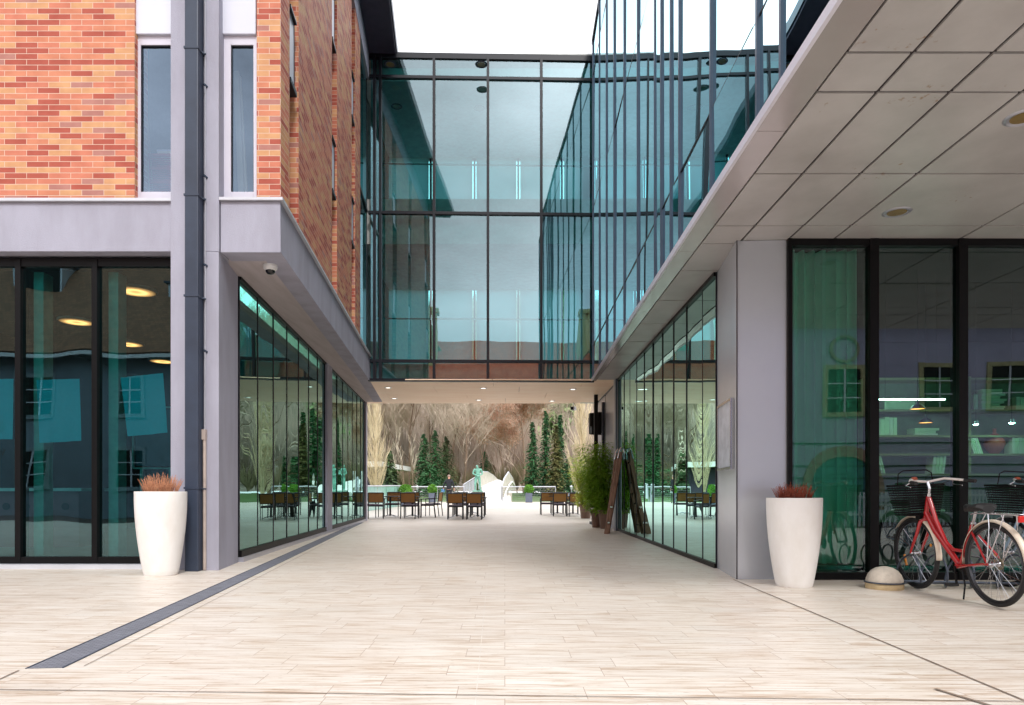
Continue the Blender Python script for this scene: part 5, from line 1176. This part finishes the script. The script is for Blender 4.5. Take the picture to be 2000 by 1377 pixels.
# ================================================================ footbridge
M['deck'] = pbr('white_deck', lin((228, 226, 222)), .7, .03, 1)
M['rib'] = pbr('pale_rib', lin((196, 192, 180)), .6, .08, 3, c2=lin((172, 166, 152)))
FB = thing('footbridge', 'white arched footbridge with curved ribbed parapets crossing away from the terrace', 'bridge', (-2, 47, .2))
cl = [(-1.05, 46.2, PZ(980, 46.2)), (-1.15, 50, PZ(964, 50)), (-1.4, 55, PZ(951, 55)), (-1.85, 62, PZ(942, 62)), (-2.35, 70, PZ(937.5, 70)), (-2.9, 80, PZ(936.5, 80)), (-3.5, 92, PZ(938, 92) - .3), (-4, 100, .9)]
wd = [1.0, 1.0, 1.05, 1.1, 1.15, 1.2, 1.2, 1.2]
mb = MB()
for i in range(len(cl) - 1):
    a, b = cl[i], cl[i + 1]; wa, wb = wd[i], wd[i + 1]
    mb.idx([(a[0] - wa, a[1], a[2]), (a[0] + wa, a[1], a[2]), (b[0] + wb, b[1], b[2]), (b[0] - wb, b[1], b[2]), (a[0] - wa, a[1], a[2] - .35), (a[0] + wa, a[1], a[2] - .35), (b[0] + wb, b[1], b[2] - .35), (b[0] - wb, b[1], b[2] - .35)], [(0, 1, 2, 3), (7, 6, 5, 4), (0, 4, 5, 1), (1, 5, 6, 2), (3, 2, 6, 7), (0, 3, 7, 4)])
mb.build('deck', M['deck'], FB)
def fin(pts_bot, pts_top, nrib, name):
    # curved parapet: a lower and an upper curve joined by ribs and a thin skin
    mb = MB(); n = len(pts_bot); vs = []; fs = []
    for off in (0, .05):
        for a, b in zip(pts_bot, pts_top): vs += [Vector(a) + Vector((off, off, 0)), Vector(b) + Vector((off, off, 0))]
    for i in range(n - 1):
        a = 2 * i; fs.append((a, a + 2, a + 3, a + 1)); a += 2 * n; fs.append((a + 1, a + 3, a + 2, a))
        fs.append((2 * i + 1, 2 * i + 3, 2 * n + 2 * i + 3, 2 * n + 2 * i + 1))
    mb.idx(vs, fs); mb.build(name, M['rib'], FB, smooth=False)
    mb = MB(); mb.tube(pts_top, .05, 6); mb.tube(pts_bot, .05, 6)
    for i in range(nrib + 1):
        u = i / nrib * (n - 1); k = min(n - 2, int(u)); f = u - k
        mb.tube([Vector(pts_bot[k]).lerp(Vector(pts_bot[k + 1]), f) - Vector((.03, .03, 0)), Vector(pts_top[k]).lerp(Vector(pts_top[k + 1]), f) - Vector((.03, .03, 0))], .025, 4)
    mb.build('parapet_rib', M['sillmetal'], FB)
# right leaf shaped parapet
bot = [P(979, 978, 46.8), P(985, 966, 47.6), P(992, 960, 48.6), P(999, 957, 50), P(1006, 955, 52)]
topc = [P(979.5, 950, 46.8), P(985, 934, 47.6), P(993, 922, 48.6), P(1001, 934, 50), P(1006, 951, 52)]
fin(bot, topc, 16, 'parapet')
bot = [P(936, 955, 54), P(944, 948, 57), P(952, 943, 60), P(962, 940, 65), P(971, 938, 72)]
topc = [P(936, 926, 54), P(944, 921.5, 57), P(953, 922, 60), P(963, 928, 65), P(971, 936, 72)]
fin(bot, topc, 14, 'parapet')
mb = MB(); mb.tube([P(984, 977, 46.6), P(988, 960, 47.3), P(995, 946, 48.3), P(1000, 941, 49.5), P(1005, 948, 51)], .06, 8); mb.build('arch_tube', M['deck'], FB)
railing('bridge_railing', [P(905, 975, 46.2), P(928, 957, 53)], 'slanting railing with many thin bars rising along the left of the footbridge', 1.0, 2)
t = thing('baluster_railing', 'row of thin upright bars rising behind the statue along the bridge', 'railing', P(906, 972, 46.4))
mb = MB()
for i in range(16):
    a = P(906, 974, 46.4).lerp(P(930, 957, 53), i / 15); mb.tube([a, a + Vector((0, 0, .95))], .018, 4)
mb.build('baluster', M['sillmetal'], t)
mb = MB(); mb.box(PX(990, 49), PX(1000, 49), 49, 50, .1, PZ(962, 49)); tag(mb.build('concrete_pier', M['concrete'], bevel=.02), 'pale concrete block under the right end of the footbridge parapet', 'pier')

# ================================================================ low white roofed building at the left
WB_ = thing('white_roofed_pavilion', 'low dark pavilion with a flat white roof behind the left poplar', 'building', (-17, 78, .5))
mb = MB(); mb.box(-30, PX(742, 80), 78, 92, .4, PZ(916, 80)); mb.build('wall', pbr('pavilion_dark', lin((62, 58, 74)), .7), WB_)
mb = MB(); mb.prism([(-32, 75.5), (PX(752, 78), 76), (PX(747, 78) + 1, 93), (-32, 93)], PZ(912, 77), PZ(902, 77)); mb.build('roof', M['deck'], WB_)
# distant lamps on the promenade
for x, Z, lab in ((1116, 58, 'small lantern lamp at the far right beside the bamboo'), (815, 62, 'small lantern lamp behind the left railing')):
    t = thing('street_lamp', lab, 'lamp', (PX(x, Z), Z, .3), 0, 'small lantern lamps beyond the terrace'); m = MB(); top_ = PZ(951, Z) - .3
    m.lathe([(.06, 0), (.03, .1), (.025, top_ - .25)], (0, 0, 0), 8); m.build('post', M['alu'], t, local=True); m = MB(); m.lathe([(.05, top_ - .25), (.13, top_), (.16, top_ + .02), (0, top_ + .16)], (0, 0, 0), 8); m.build('lantern', M['sillmetal'], t, local=True)

# ================================================================ trees
M['bark'] = pbr('grey_bark', lin((132, 110, 92)), .9, .15, 3)
M['twig'] = pbr('brown_twig', lin((200, 182, 164)), .9, .15, .4, c2=lin((176, 160, 144)))
M['twig_t'] = pbr('tan_twig', lin((216, 200, 170)), .9, .1, .6, c2=lin((188, 168, 136)))
M['beech'] = pbr('copper_leaf', lin((222, 188, 168)), .9, .12, .5, c2=lin((204, 168, 148)))
M['conif'] = pbr('conifer', lin((62, 112, 62)), .8, .25, .8, c2=lin((34, 78, 48)))
M['conif_y'] = pbr('conifer_yellow', lin((112, 108, 58)), .8, .2, .8, c2=lin((74, 78, 42)))
M['conif_l'] = pbr('conifer_light', lin((84, 106, 62)), .8, .2, .8, c2=lin((56, 80, 50)))
def bare_tree(h, seed, spread, up, depth, name, lab, grp, tm, cat='tree', leaf=None, trunk_r=.15, start=.1, ntw=4, fine=.017):
    rnd = random.Random(seed); t = thing(name, lab, cat, (0, 0, 0), 0, grp); tr = MB(); tw = MB(); lf = MB()
    def grow(p, d, l, r_, lev):
        n = 3; pts = [p]; dd_ = d.copy()
        for i in range(n):
            dd_ = (dd_ + Vector((rnd.uniform(-.22, .22), rnd.uniform(-.22, .22), rnd.uniform(-.08, .14) + up * .12))).normalized(); pts.append(pts[-1] + dd_ * l / n)
        rs = [r_, r_ * .85, r_ * .7, r_ * .55]; mbx = tr if lev <= 1 else tw
        mbx.tube(pts, [max(fine * .5, v) for v in rs], 6 if lev == 0 else 3 if lev > 1 else 4, cap=False)
        if leaf and lev >= depth - 1:
            for k in range(9):
                c = pts[0].lerp(pts[-1], rnd.random()) + Vector((rnd.uniform(-.5, .5), rnd.uniform(-.5, .5), rnd.uniform(-.5, .5))); a = rnd.uniform(0, 6.28); s_ = .17; lf.face([c, c + Vector((math.cos(a) * s_, math.sin(a) * s_, -s_ * .6)), c + Vector((math.cos(a + 1) * s_, math.sin(a + 1) * s_, s_ * .7))])
        if lev >= depth: return
        k = ntw + (2 if lev == 0 else 1 if lev < 3 else 0)
        for i in range(k):
            u = rnd.uniform(.35, 1) if lev else start + (1 - start) * (i + rnd.random()) / k
            j = min(n - 1, int(u * n)); c = pts[j].lerp(pts[j + 1], u * n - j); a = rnd.uniform(0, 6.28)
            sd = Vector((math.cos(a), math.sin(a), rnd.uniform(-.1, .35))); nd = (dd_ * (1 - spread) + sd * spread + Vector((0, 0, up * .3))).normalized()
            grow(c, nd, l * rnd.uniform(.52, .74) * (1 if lev else (1.0 - u * .35)), r_ * (.42 if lev == 0 else .55), lev + 1)
    k0 = 2 if depth > 3 else 1
    grow(Vector((0, 0, 0)), Vector((rnd.uniform(-.04, .04), 0, 1)), h * .62, trunk_r, 0)
    tr.build('trunk', M['bark'] if tm != M['twig_t'] else tm, t, local=True); tw.build('crown', tm, t, local=True)
    if leaf: lf.build('foliage', leaf, t, local=True)
    return t
def conifer(h, r, seed, lab, mat, grp='conifers beyond the terrace', dens=1.0):
    rnd = random.Random(seed); t = thing('conifer_tree', lab, 'tree', (0, 0, 0), 0, grp)
    m = MB(); m.tube([(0, 0, 0), (0, 0, h * .5), (0, 0, h * .98)], [.16, .09, .015], 6); m.build('trunk', M['bark'], t, local=True)
    m = MB(); lv = int(h * 5.5)
    for i in range(lv):
        u = i / lv; z = .04 * h + u * .96 * h; rr = r * (1 - u) ** .75 * rnd.uniform(.78, 1.12) + .05; nb = max(5, int((11 * (1 - u) + 5) * dens))
        for k in range(nb):
            a = rnd.uniform(0, 6.283); l = rr * rnd.uniform(.7, 1.15); 
            for s_ in range(5):
                f = (s_ + rnd.random()) / 5; c = Vector((math.cos(a) * l * f, math.sin(a) * l * f, z - l * .35 * f * f + rnd.uniform(-.06, .06))); w = .12 + .14 * (1 - f * .5) ; b = a + rnd.uniform(-1.1, 1.1)
                d = Vector((math.cos(b), math.sin(b), rnd.uniform(-.75, .1))) * w * 1.5; e = Vector((-math.sin(b), math.cos(b), rnd.uniform(-.5, .5))) * w * .55
                m.face([c - e, c + d * .6 - e * .3, c + d, c + e])
    m.build('crown', mat, t, local=True); return t
for (x, y0, Z, rpx, mt, lab, sd_) in ((1040, 822, 88, 17, 'conif', 'slim dark green conifer, leftmost of the right hand conifer row', 1), (1066, 800, 90, 15, 'conif', 'tallest slim dark conifer in the right hand row', 2),
        (1085, 828, 84, 17, 'conif_y', 'yellowish brown conifer in the middle of the right hand row', 3), (1094, 808, 92, 15, 'conif', 'slim dark conifer behind the yellowish one', 4), (1112, 890, 86, 20, 'conif', 'short broad dark conifer beside the bamboo', 5),
        (828, 845, 92, 21, 'conif', 'dark green double conifer, left one of the pair behind the man', 6), (850, 838, 96, 22, 'conif', 'dark green double conifer, right one of the pair behind the man', 7), (872, 850, 100, 26, 'conif_l', 'loose olive conifer among bare branches right of the dark pair', 8),
        (761, 878, 76, 18, 'conif_l', 'small olive conifer in front of the white roofed pavilion', 9), (946, 880, 120, 20, 'conif', 'distant blue green conifer above the footbridge', 10), (840, 905, 84, 30, 'conif', 'low wide dark conifer at the foot of the dark pair', 12)):
    base = lawn_z(0, Z); h = PZ(y0, Z) - base; t = conifer(h, rpx / F * Z * 1.5, sd_, lab, M[mt]); t.location = (PX(x, Z), Z, base - .05)
pa = bare_tree(25, 3, .52, .6, 6, 'bare_tree', 'x', 'tall bare trees beyond the terrace', M['twig'], fine=.022)
pb = bare_tree(24, 8, .48, .6, 6, 'bare_tree', 'x', 'tall bare trees beyond the terrace', M['twig'], fine=.022, trunk_r=.17)
pc = bare_tree(24, 15, .5, .55, 6, 'bare_tree', 'x', 'tall bare trees beyond the terrace', M['twig'], fine=.022)
bt = [(800, 112, pa, 'bare brown tree above the left balustrade with wide crown'), (868, 104, pb, 'bare brown tree with forked trunk rising behind the dark conifer pair'), (905, 98, pc, 'bare brown tree straight above the man at the railing'), (945, 118, pa, 'bare brown tree above the bronze statue'),
      (985, 128, pb, 'bare grey brown tree behind the footbridge arch'), (765, 120, pc, 'bare brown tree at the left behind the small olive conifer'), (1010, 140, pc, 'bare tree far behind the right leaf shaped parapet'), (700, 118, pa, 'bare tree at the far left beside the pale poplar'), (835, 126, pc, 'bare tree directly behind the dark conifer pair'), (1180, 100, pb, 'bare tree behind the black parasol'),
      (735, 132, pb, 'bare tree behind the left poplar'), (885, 138, pa, 'distant bare tree between the man and the conifer pair')]
used = set()
for i, (x, Z, pr, lab) in enumerate(bt):
    rz = i * 1.3; sc = 1 + .12 * math.sin(i * 2.3)
    if pr.name in used: dup(pr, (PX(x, Z), Z, lawn_z(0, Z)), rz, lab, sc)
    else: used.add(pr.name); pr.location = (PX(x, Z), Z, lawn_z(0, Z)); pr.rotation_euler = (0, 0, rz); pr['label'] = lab; pr.scale = (sc,) * 3
# further ones only the glass walls show by reflection
for i, (x, Z) in enumerate(((-34, 96), (-44, 108), (-56, 92), (36, 100), (48, 92), (60, 110), (24, 112), (30, 126), (74, 100))):
    dup((pa, pb, pc)[i % 3], (x, Z, 1), i * 1.9, 'bare brown tree outside the opening, seen only in the glass reflections', 1 + .1 * math.sin(i), 'bare trees seen only by reflection')
t = bare_tree(20, 21, .5, .25, 6, 'copper_beech', 'large tree keeping pinkish brown leaves above the right conifers', None, M['twig'], leaf=M['beech'], fine=.025, ntw=3); leafy(M['beech'], lin((214, 176, 152)), .5); t.location = (PX(1022, 104), 104, .8); t.scale = (1.1, 1.1, 1.0)
def poplar(h, w, seed, lab):
    rnd = random.Random(seed); t = thing('bare_poplar', lab, 'tree', (0, 0, 0), 0, 'pale bare poplars'); tr = MB(); tw = MB()
    tr.tube([(0, 0, 0), (.1, 0, h * .4), (0, .1, h * .8), (0, 0, h)], [.16, .10, .05, .02], 6)
    for i in range(130):
        u = rnd.random() ** 1.15 * .86; a = rnd.uniform(0, 6.283); z = h * u; l = h * rnd.uniform(.16, .34) * (1 - u * .55); o_ = w * rnd.uniform(.35, 1.0) * (1 - .5 * u)
        f = lambda s: Vector((math.cos(a) * o_ * s ** .75 * l / (h * .25), math.sin(a) * o_ * s ** .75 * l / (h * .25), z + l * (.55 * s + .45 * s * s)))
        ps = [f(0), f(.3), f(.65), f(1)]; tw.tube(ps, [.035, .026, .018, .008], 3, cap=False)
        for k in range(7):
            s = rnd.uniform(.2, .95); b = f(s); aa = a + rnd.uniform(-1.2, 1.2); ll = l * rnd.uniform(.2, .45)
            tw.tube([b, b + Vector((math.cos(aa) * ll * .25, math.sin(aa) * ll * .25, ll * .5)), b + Vector((math.cos(aa) * ll * .35, math.sin(aa) * ll * .35, ll))], [.016, .012, .006], 3, cap=False)
    tr.build('trunk', M['twig_t'], t, local=True); tw.build('crown', M['twig_t'], t, local=True); return t
pp = poplar(11.5, 1.35, 31, 'pale tan bare poplar with upright branches beside the left pillar'); pp.location = (PX(733, 62), 62, .3)
dup(pp, (PX(1136, 58), 58, .3), 2.1, 'pale tan bare poplar with upright branches behind the bamboo', 1.0)
bi = bare_tree(6.4, 41, .3, .9, 3, 'birch_tree', 'thin pale leaning birch behind the left railing', 'young birches beyond the railing', pbr('birch_bark', lin((206, 192, 172)), .8), start=.1, fine=.022, trunk_r=.05, ntw=2); bi.location = (PX(792, 66), 66, .3)
dup(bi, (PX(804, 68), 68, .3), 1.4, 'thin pale upright birch right of the leaning one', .95)
# wooded hill
def hill_z(x, y):
    t_ = max(0, min(1, (y - 128) / 230)); e = 1 - .25 * (x / 260) ** 2
    return 1.0 + 95 * (t_ ** 1.15) * e * (1 + .06 * math.sin(x * .03 + 1))
xs_ = [-420 + 30 * i for i in range(29)]; ys_ = [128 + 12 * j for j in range(22)]
mbh = MB()
for i in range(len(xs_) - 1):
    for j in range(len(ys_) - 1):
        c = [(xs_[i], ys_[j]), (xs_[i + 1], ys_[j]), (xs_[i + 1], ys_[j + 1]), (xs_[i], ys_[j + 1])]; mbh.face([(x, y, hill_z(x, y)) for x, y in c])
tag(mbh.build('hill', pbr('leaf_litter', lin((190, 176, 162)), .95, .1, .08), smooth=True), kind='structure')
def forest(name, n, xr_, yr_, mat, seed, hh, dense=34, cond=None, cone=False):
    rnd = random.Random(seed); m = MB()
    for i in range(n):
        x = rnd.uniform(*xr_); y = yr_[0] + (yr_[1] - yr_[0]) * rnd.random() ** 1.15
        if cond and not cond(x, y): continue
        z = hill_z(x, y); h = hh * rnd.uniform(.7, 1.2); w = h * (.22 if not cone else .16)
        for k in range(dense):
            if cone:
                u = rnd.random(); a = rnd.uniform(0, 6.28); rr = w * (1 - u); c = Vector((x + math.cos(a) * rr, y + math.sin(a) * rr, z + h * u)); d = Vector((math.cos(a) * 1.2, math.sin(a) * 1.2, -1.0)); e = Vector((-math.sin(a), math.cos(a), .2)) * .6
                m.face([c - e, c + d, c + e])
            else:
                a = rnd.uniform(0, 6.28); u = rnd.random(); b = Vector((x, y, z + h * .25 * u)); tip = Vector((x + math.cos(a) * w * rnd.uniform(.2, 1), y + math.sin(a) * w * rnd.uniform(.2, 1), z + h * rnd.uniform(.5, 1))); s_ = Vector((.022 + .00018 * y, 0, 0)); mid = b.lerp(tip, .5) + Vector((math.cos(a) * w * .25, math.sin(a) * w * .25, 0))
                m.face([b - s_, b + s_, mid + s_ * .9]); m.face([b - s_, mid + s_ * .9, mid - s_ * .9]); m.face([mid - s_ * .9, mid + s_ * .9, tip])
    return tag(m.build(name, mat), kind='stuff')
def evg(x, y): return .03 < x / y < .092 and y > 160
forest('hillside_woodland', 4600, (-190, 190), (130, 340), pbr('woodland_brown', lin((186, 166, 152)), .95, .2, .035, c2=lin((150, 142, 132))), 5, 15, 30, lambda x, y: not (.03 < x / y < .092 and y > 140))
forest('hillside_evergreens', 2200, (0, 40), (131, 340), pbr('woodland_green', lin((150, 178, 112)), .9, .2, .06, c2=lin((104, 140, 78))), 6, 14, 60, evg, True)
forest('riverside_scrub', 420, (-60, 60), (118, 150), pbr('scrub_brown', lin((150, 132, 108)), .95, .2, .2, c2=lin((104, 108, 72))), 9, 5, 60, None)

# ================================================================ houses across the street behind the camera (seen in the glass)
def house(name, lab, x0, x1, y, eave, ridge, wallm, roofm, depth=10, floor_z=-.1, trims=None, wins=(), roof_over=.5):
    t = thing(name, lab, 'house', ((x0 + x1) / 2, y, floor_z))
    mb = MB(); mb.box(x0, x1, y - depth, y, floor_z, eave); mb.prism([(x0 + .01, y - depth + .01)] * 1 + [(x0 + .01, y - .01), (x1 - .01, y - .01), (x1 - .01, y - depth + .01)], eave, eave + .01); 
    ym = y - depth / 2
    for x in (x0, x1): mb.face([(x, y, eave), (x, ym, ridge - .15), (x, y - depth, eave)])
    mb.build('wall', wallm, t)
    o = roof_over; L1 = math.hypot(depth / 2 + o, ridge - eave)
    mb = MB(); mb.face([(x0 - o, y + o, eave - .05), (x1 + o, y + o, eave - .05), (x1 + o, ym, ridge), (x0 - o, ym, ridge)], [(x0, 0), (x1, 0), (x1, L1), (x0, L1)])
    mb.face([(x1 + o, y - depth - o, eave - .05), (x0 - o, y - depth - o, eave - .05), (x0 - o, ym, ridge), (x1 + o, ym, ridge)], [(x0, 0), (x1, 0), (x1, L1), (x0, L1)]); r_ = mb.build('roof', roofm, t)
    sol = r_.modifiers.new('s', 'SOLIDIFY'); sol.thickness = .12
    mb = MB(); mb.box(x0 - o, x1 + o, y + o, y + o + .14, eave - .18, eave - .04); mb.build('gutter', M['sillmetal'], t)
    for (wx, wz, ww, wh) in wins:
        m = MB(); tr_ = trims or M['frame_w']; d = .16
        m.box(wx - ww / 2 - d, wx - ww / 2, y, y + .06, wz - d, wz + wh + d); m.box(wx + ww / 2, wx + ww / 2 + d, y, y + .06, wz - d, wz + wh + d); m.box(wx - ww / 2, wx + ww / 2, y, y + .06, wz + wh, wz + wh + d); m.box(wx - ww / 2, wx + ww / 2, y, y + .09, wz - d, wz)
        wo = m.build('window', tr_, t); m = MB(); m.box(wx - ww / 2, wx + ww / 2, y - .0, y + .012, wz, wz + wh); m.build('pane', M['black'], wo)
        m = MB(); m.box(wx - .025, wx + .025, y + .013, y + .045, wz, wz + wh)
        for k in (1, 2): m.box(wx - ww / 2, wx + ww / 2, y + .013, y + .04, wz + wh * k / 3 - .02, wz + wh * k / 3 + .02)
        m.build('glazing_bar', M['frame_w'], wo)
    return t
HY = -10
brown_tile = tilemat('brown_roof_tiles', lin((150, 104, 78)), lin((120, 82, 62))); red_tile = tilemat('red_roof_tiles', lin((214, 112, 76)), lin((190, 90, 60)), .2, .3)
wins = [(x, z, 1.0, 1.45) for x in (-25.5, -22, -18.6, -15.2, -12) for z in (1.1, 4.0)]
h1 = house('tiled_house', 'old blue grey house with a big dark brown tile roof across the street', -34, -10.2, HY, 6.3, 12.2, pbr('blue_grey_render', lin((126, 138, 152)), .9, .1, .8), brown_tile, 11, wins=wins, trims=pbr('grey_blue_trim', lin((136, 146, 156)), .85))
def dormer(x, zb_, par, w=1.0, h=.9, y=None):
    y = y or (HY - (zb_ - 6.3) / 5.9 * 5.5)
    m = MB(); m.box(x - w / 2, x + w / 2, y - 1.2, y + .25, zb_, zb_ + h); d = m.build('dormer', M['alu'], par); m = MB(); m.box(x - w / 2 - .1, x + w / 2 + .1, y - 1.2, y + .38, zb_ + h, zb_ + h + .08); m.build('dormer_roof', M['pipe'], d); m = MB(); m.box(x - w / 2 + .12, x + w / 2 - .12, y + .25, y + .265, zb_ + .12, zb_ + h - .1); m.build('pane', M['black'], d)
dormer(-14.2, 9.2, h1, 1.5, .7); dormer(-20.5, 9.6, h1, 1.3, 1.4)
m = MB(); m.box(-12.9, -12.2, HY - 5.2, HY - 4.4, 10.2, 13.6); m.box(-13.0, -12.1, HY - 5.3, HY - 4.3, 13.6, 13.8); m.build('chimney', M['concrete'], h1)
wins = [(x, z, .95, 1.4) for x in (-7.5, -4.6, -1.7, 1.2) for z in (1.1, 4.0)]
h2 = house('tiled_house', 'cream house with a bright red tile roof across the street', -9.8, 4.4, HY - 1, 6.6, 12.1, pbr('cream_render', lin((226, 210, 176)), .9, .05, .8), red_tile, 10, wins=wins)
m = MB(); m.box(-4.4, -3.7, HY - 4.9, HY - 4.1, 9.2, 13.9); m.box(-4.55, -3.55, HY - 5.0, HY - 4.0, 13.9, 14.2); m.build('chimney', pbr('yellow_chimney', lin((196, 180, 120)), .9), h2)
m = MB(); m.prism([(-6.6, HY - 5), (-2.6, HY - 5), (-2.6, HY - 9), (-6.6, HY - 9)], 6.5, 9.8); m.idx([(-6.6, HY - 5, 9.8), (-2.6, HY - 5, 9.8), (-4.6, HY - 5, 13.3), (-6.6, HY - 9, 9.8), (-2.6, HY - 9, 9.8), (-4.6, HY - 9, 13.3)], [(0, 1, 2), (5, 4, 3), (0, 2, 5, 3), (1, 4, 5, 2)]); m.build('gable', pbr('sage_gable', lin((150, 160, 110)), .9), h2)
wins = [(x, 4.1, 1.3, 1.5) for x in (15.8, 18.7, 21.6, 24.5)] + [(12.2, 3.9, 1.1, 1.6)]
h3 = house('trimmed_house', 'lavender house with ochre window surrounds and an arched gate across the street', 4.8, 32, HY, 7.6, 12, pbr('lavender_render', lin((176, 170, 196)), .9, .06, .8), brown_tile, 10, trims=pbr('ochre_trim', lin((178, 168, 128)), .85), wins=wins)
m = MB()
n_ = 18
for i in range(n_):
    a0, a1 = math.pi * i / n_, math.pi * (i + 1) / n_
    for r0, r1 in ((1.25, 1.6),): m.idx([(12.2 + r * math.cos(a), HY + yy, .9 + r * 1.1 * math.sin(a)) for yy in (.0, .1) for a, r in ((a0, r0), (a0, r1), (a1, r1), (a1, r0))], [(4, 5, 6, 7), (0, 4, 7, 3), (1, 2, 6, 5)])
m.build('gate_arch', pbr('red_sandstone', lin((166, 122, 110)), .85), h3)
m = MB(); m.box(10.95, 13.45, HY, HY + .02, -.1, .9)
pts_ = [(12.2 + 1.25 * math.cos(math.pi * i / 18), HY + .02, .9 + 1.37 * math.sin(math.pi * i / 18)) for i in range(19)]; m.face(pts_); m.build('gate_door', pbr('teal_gate', lin((54, 110, 120)), .7), h3)
m = MB(); m.lathe([(.42, 0), (.52, .02), (.52, .08), (.42, .08)], (12.2, HY, 6.25), 28, 'Y'); m.build('round_ornament', pbr('ochre_ring', lin((160, 156, 134)), .85), h3)
m = MB()
for z in (2.75, 1.9, 1.45, 1.0, .55): m.box(4.8, 32, HY, HY + .04, z, z + .035)
m.build('wall_band', M['mull'], h3)
# slatted low fence seen mirrored behind the bicycles, and a small street tree
t = thing('picket_fence', 'pale picket fence across the street, seen in the right window', 'fence', (16, HY + 3.4, -.15))
m = MB()
for i in range(90): m.box(10.6 + i * .14, 10.6 + i * .14 + .07, HY + 3.4, HY + 3.43, -.15, .95)
m.box(10.6, 23.2, HY + 3.44, HY + 3.47, .2, .27); m.box(10.6, 23.2, HY + 3.44, HY + 3.47, .75, .82); m.build('picket', M['sillmetal'], t)
st_ = bare_tree(4.4, 51, .45, .5, 5, 'street_tree', 'small bare street tree across the street, mirrored in the left shop glass', None, M['bark'], fine=.02, trunk_r=.07); st_.location = (-18.4, HY + 3.5, -.1)
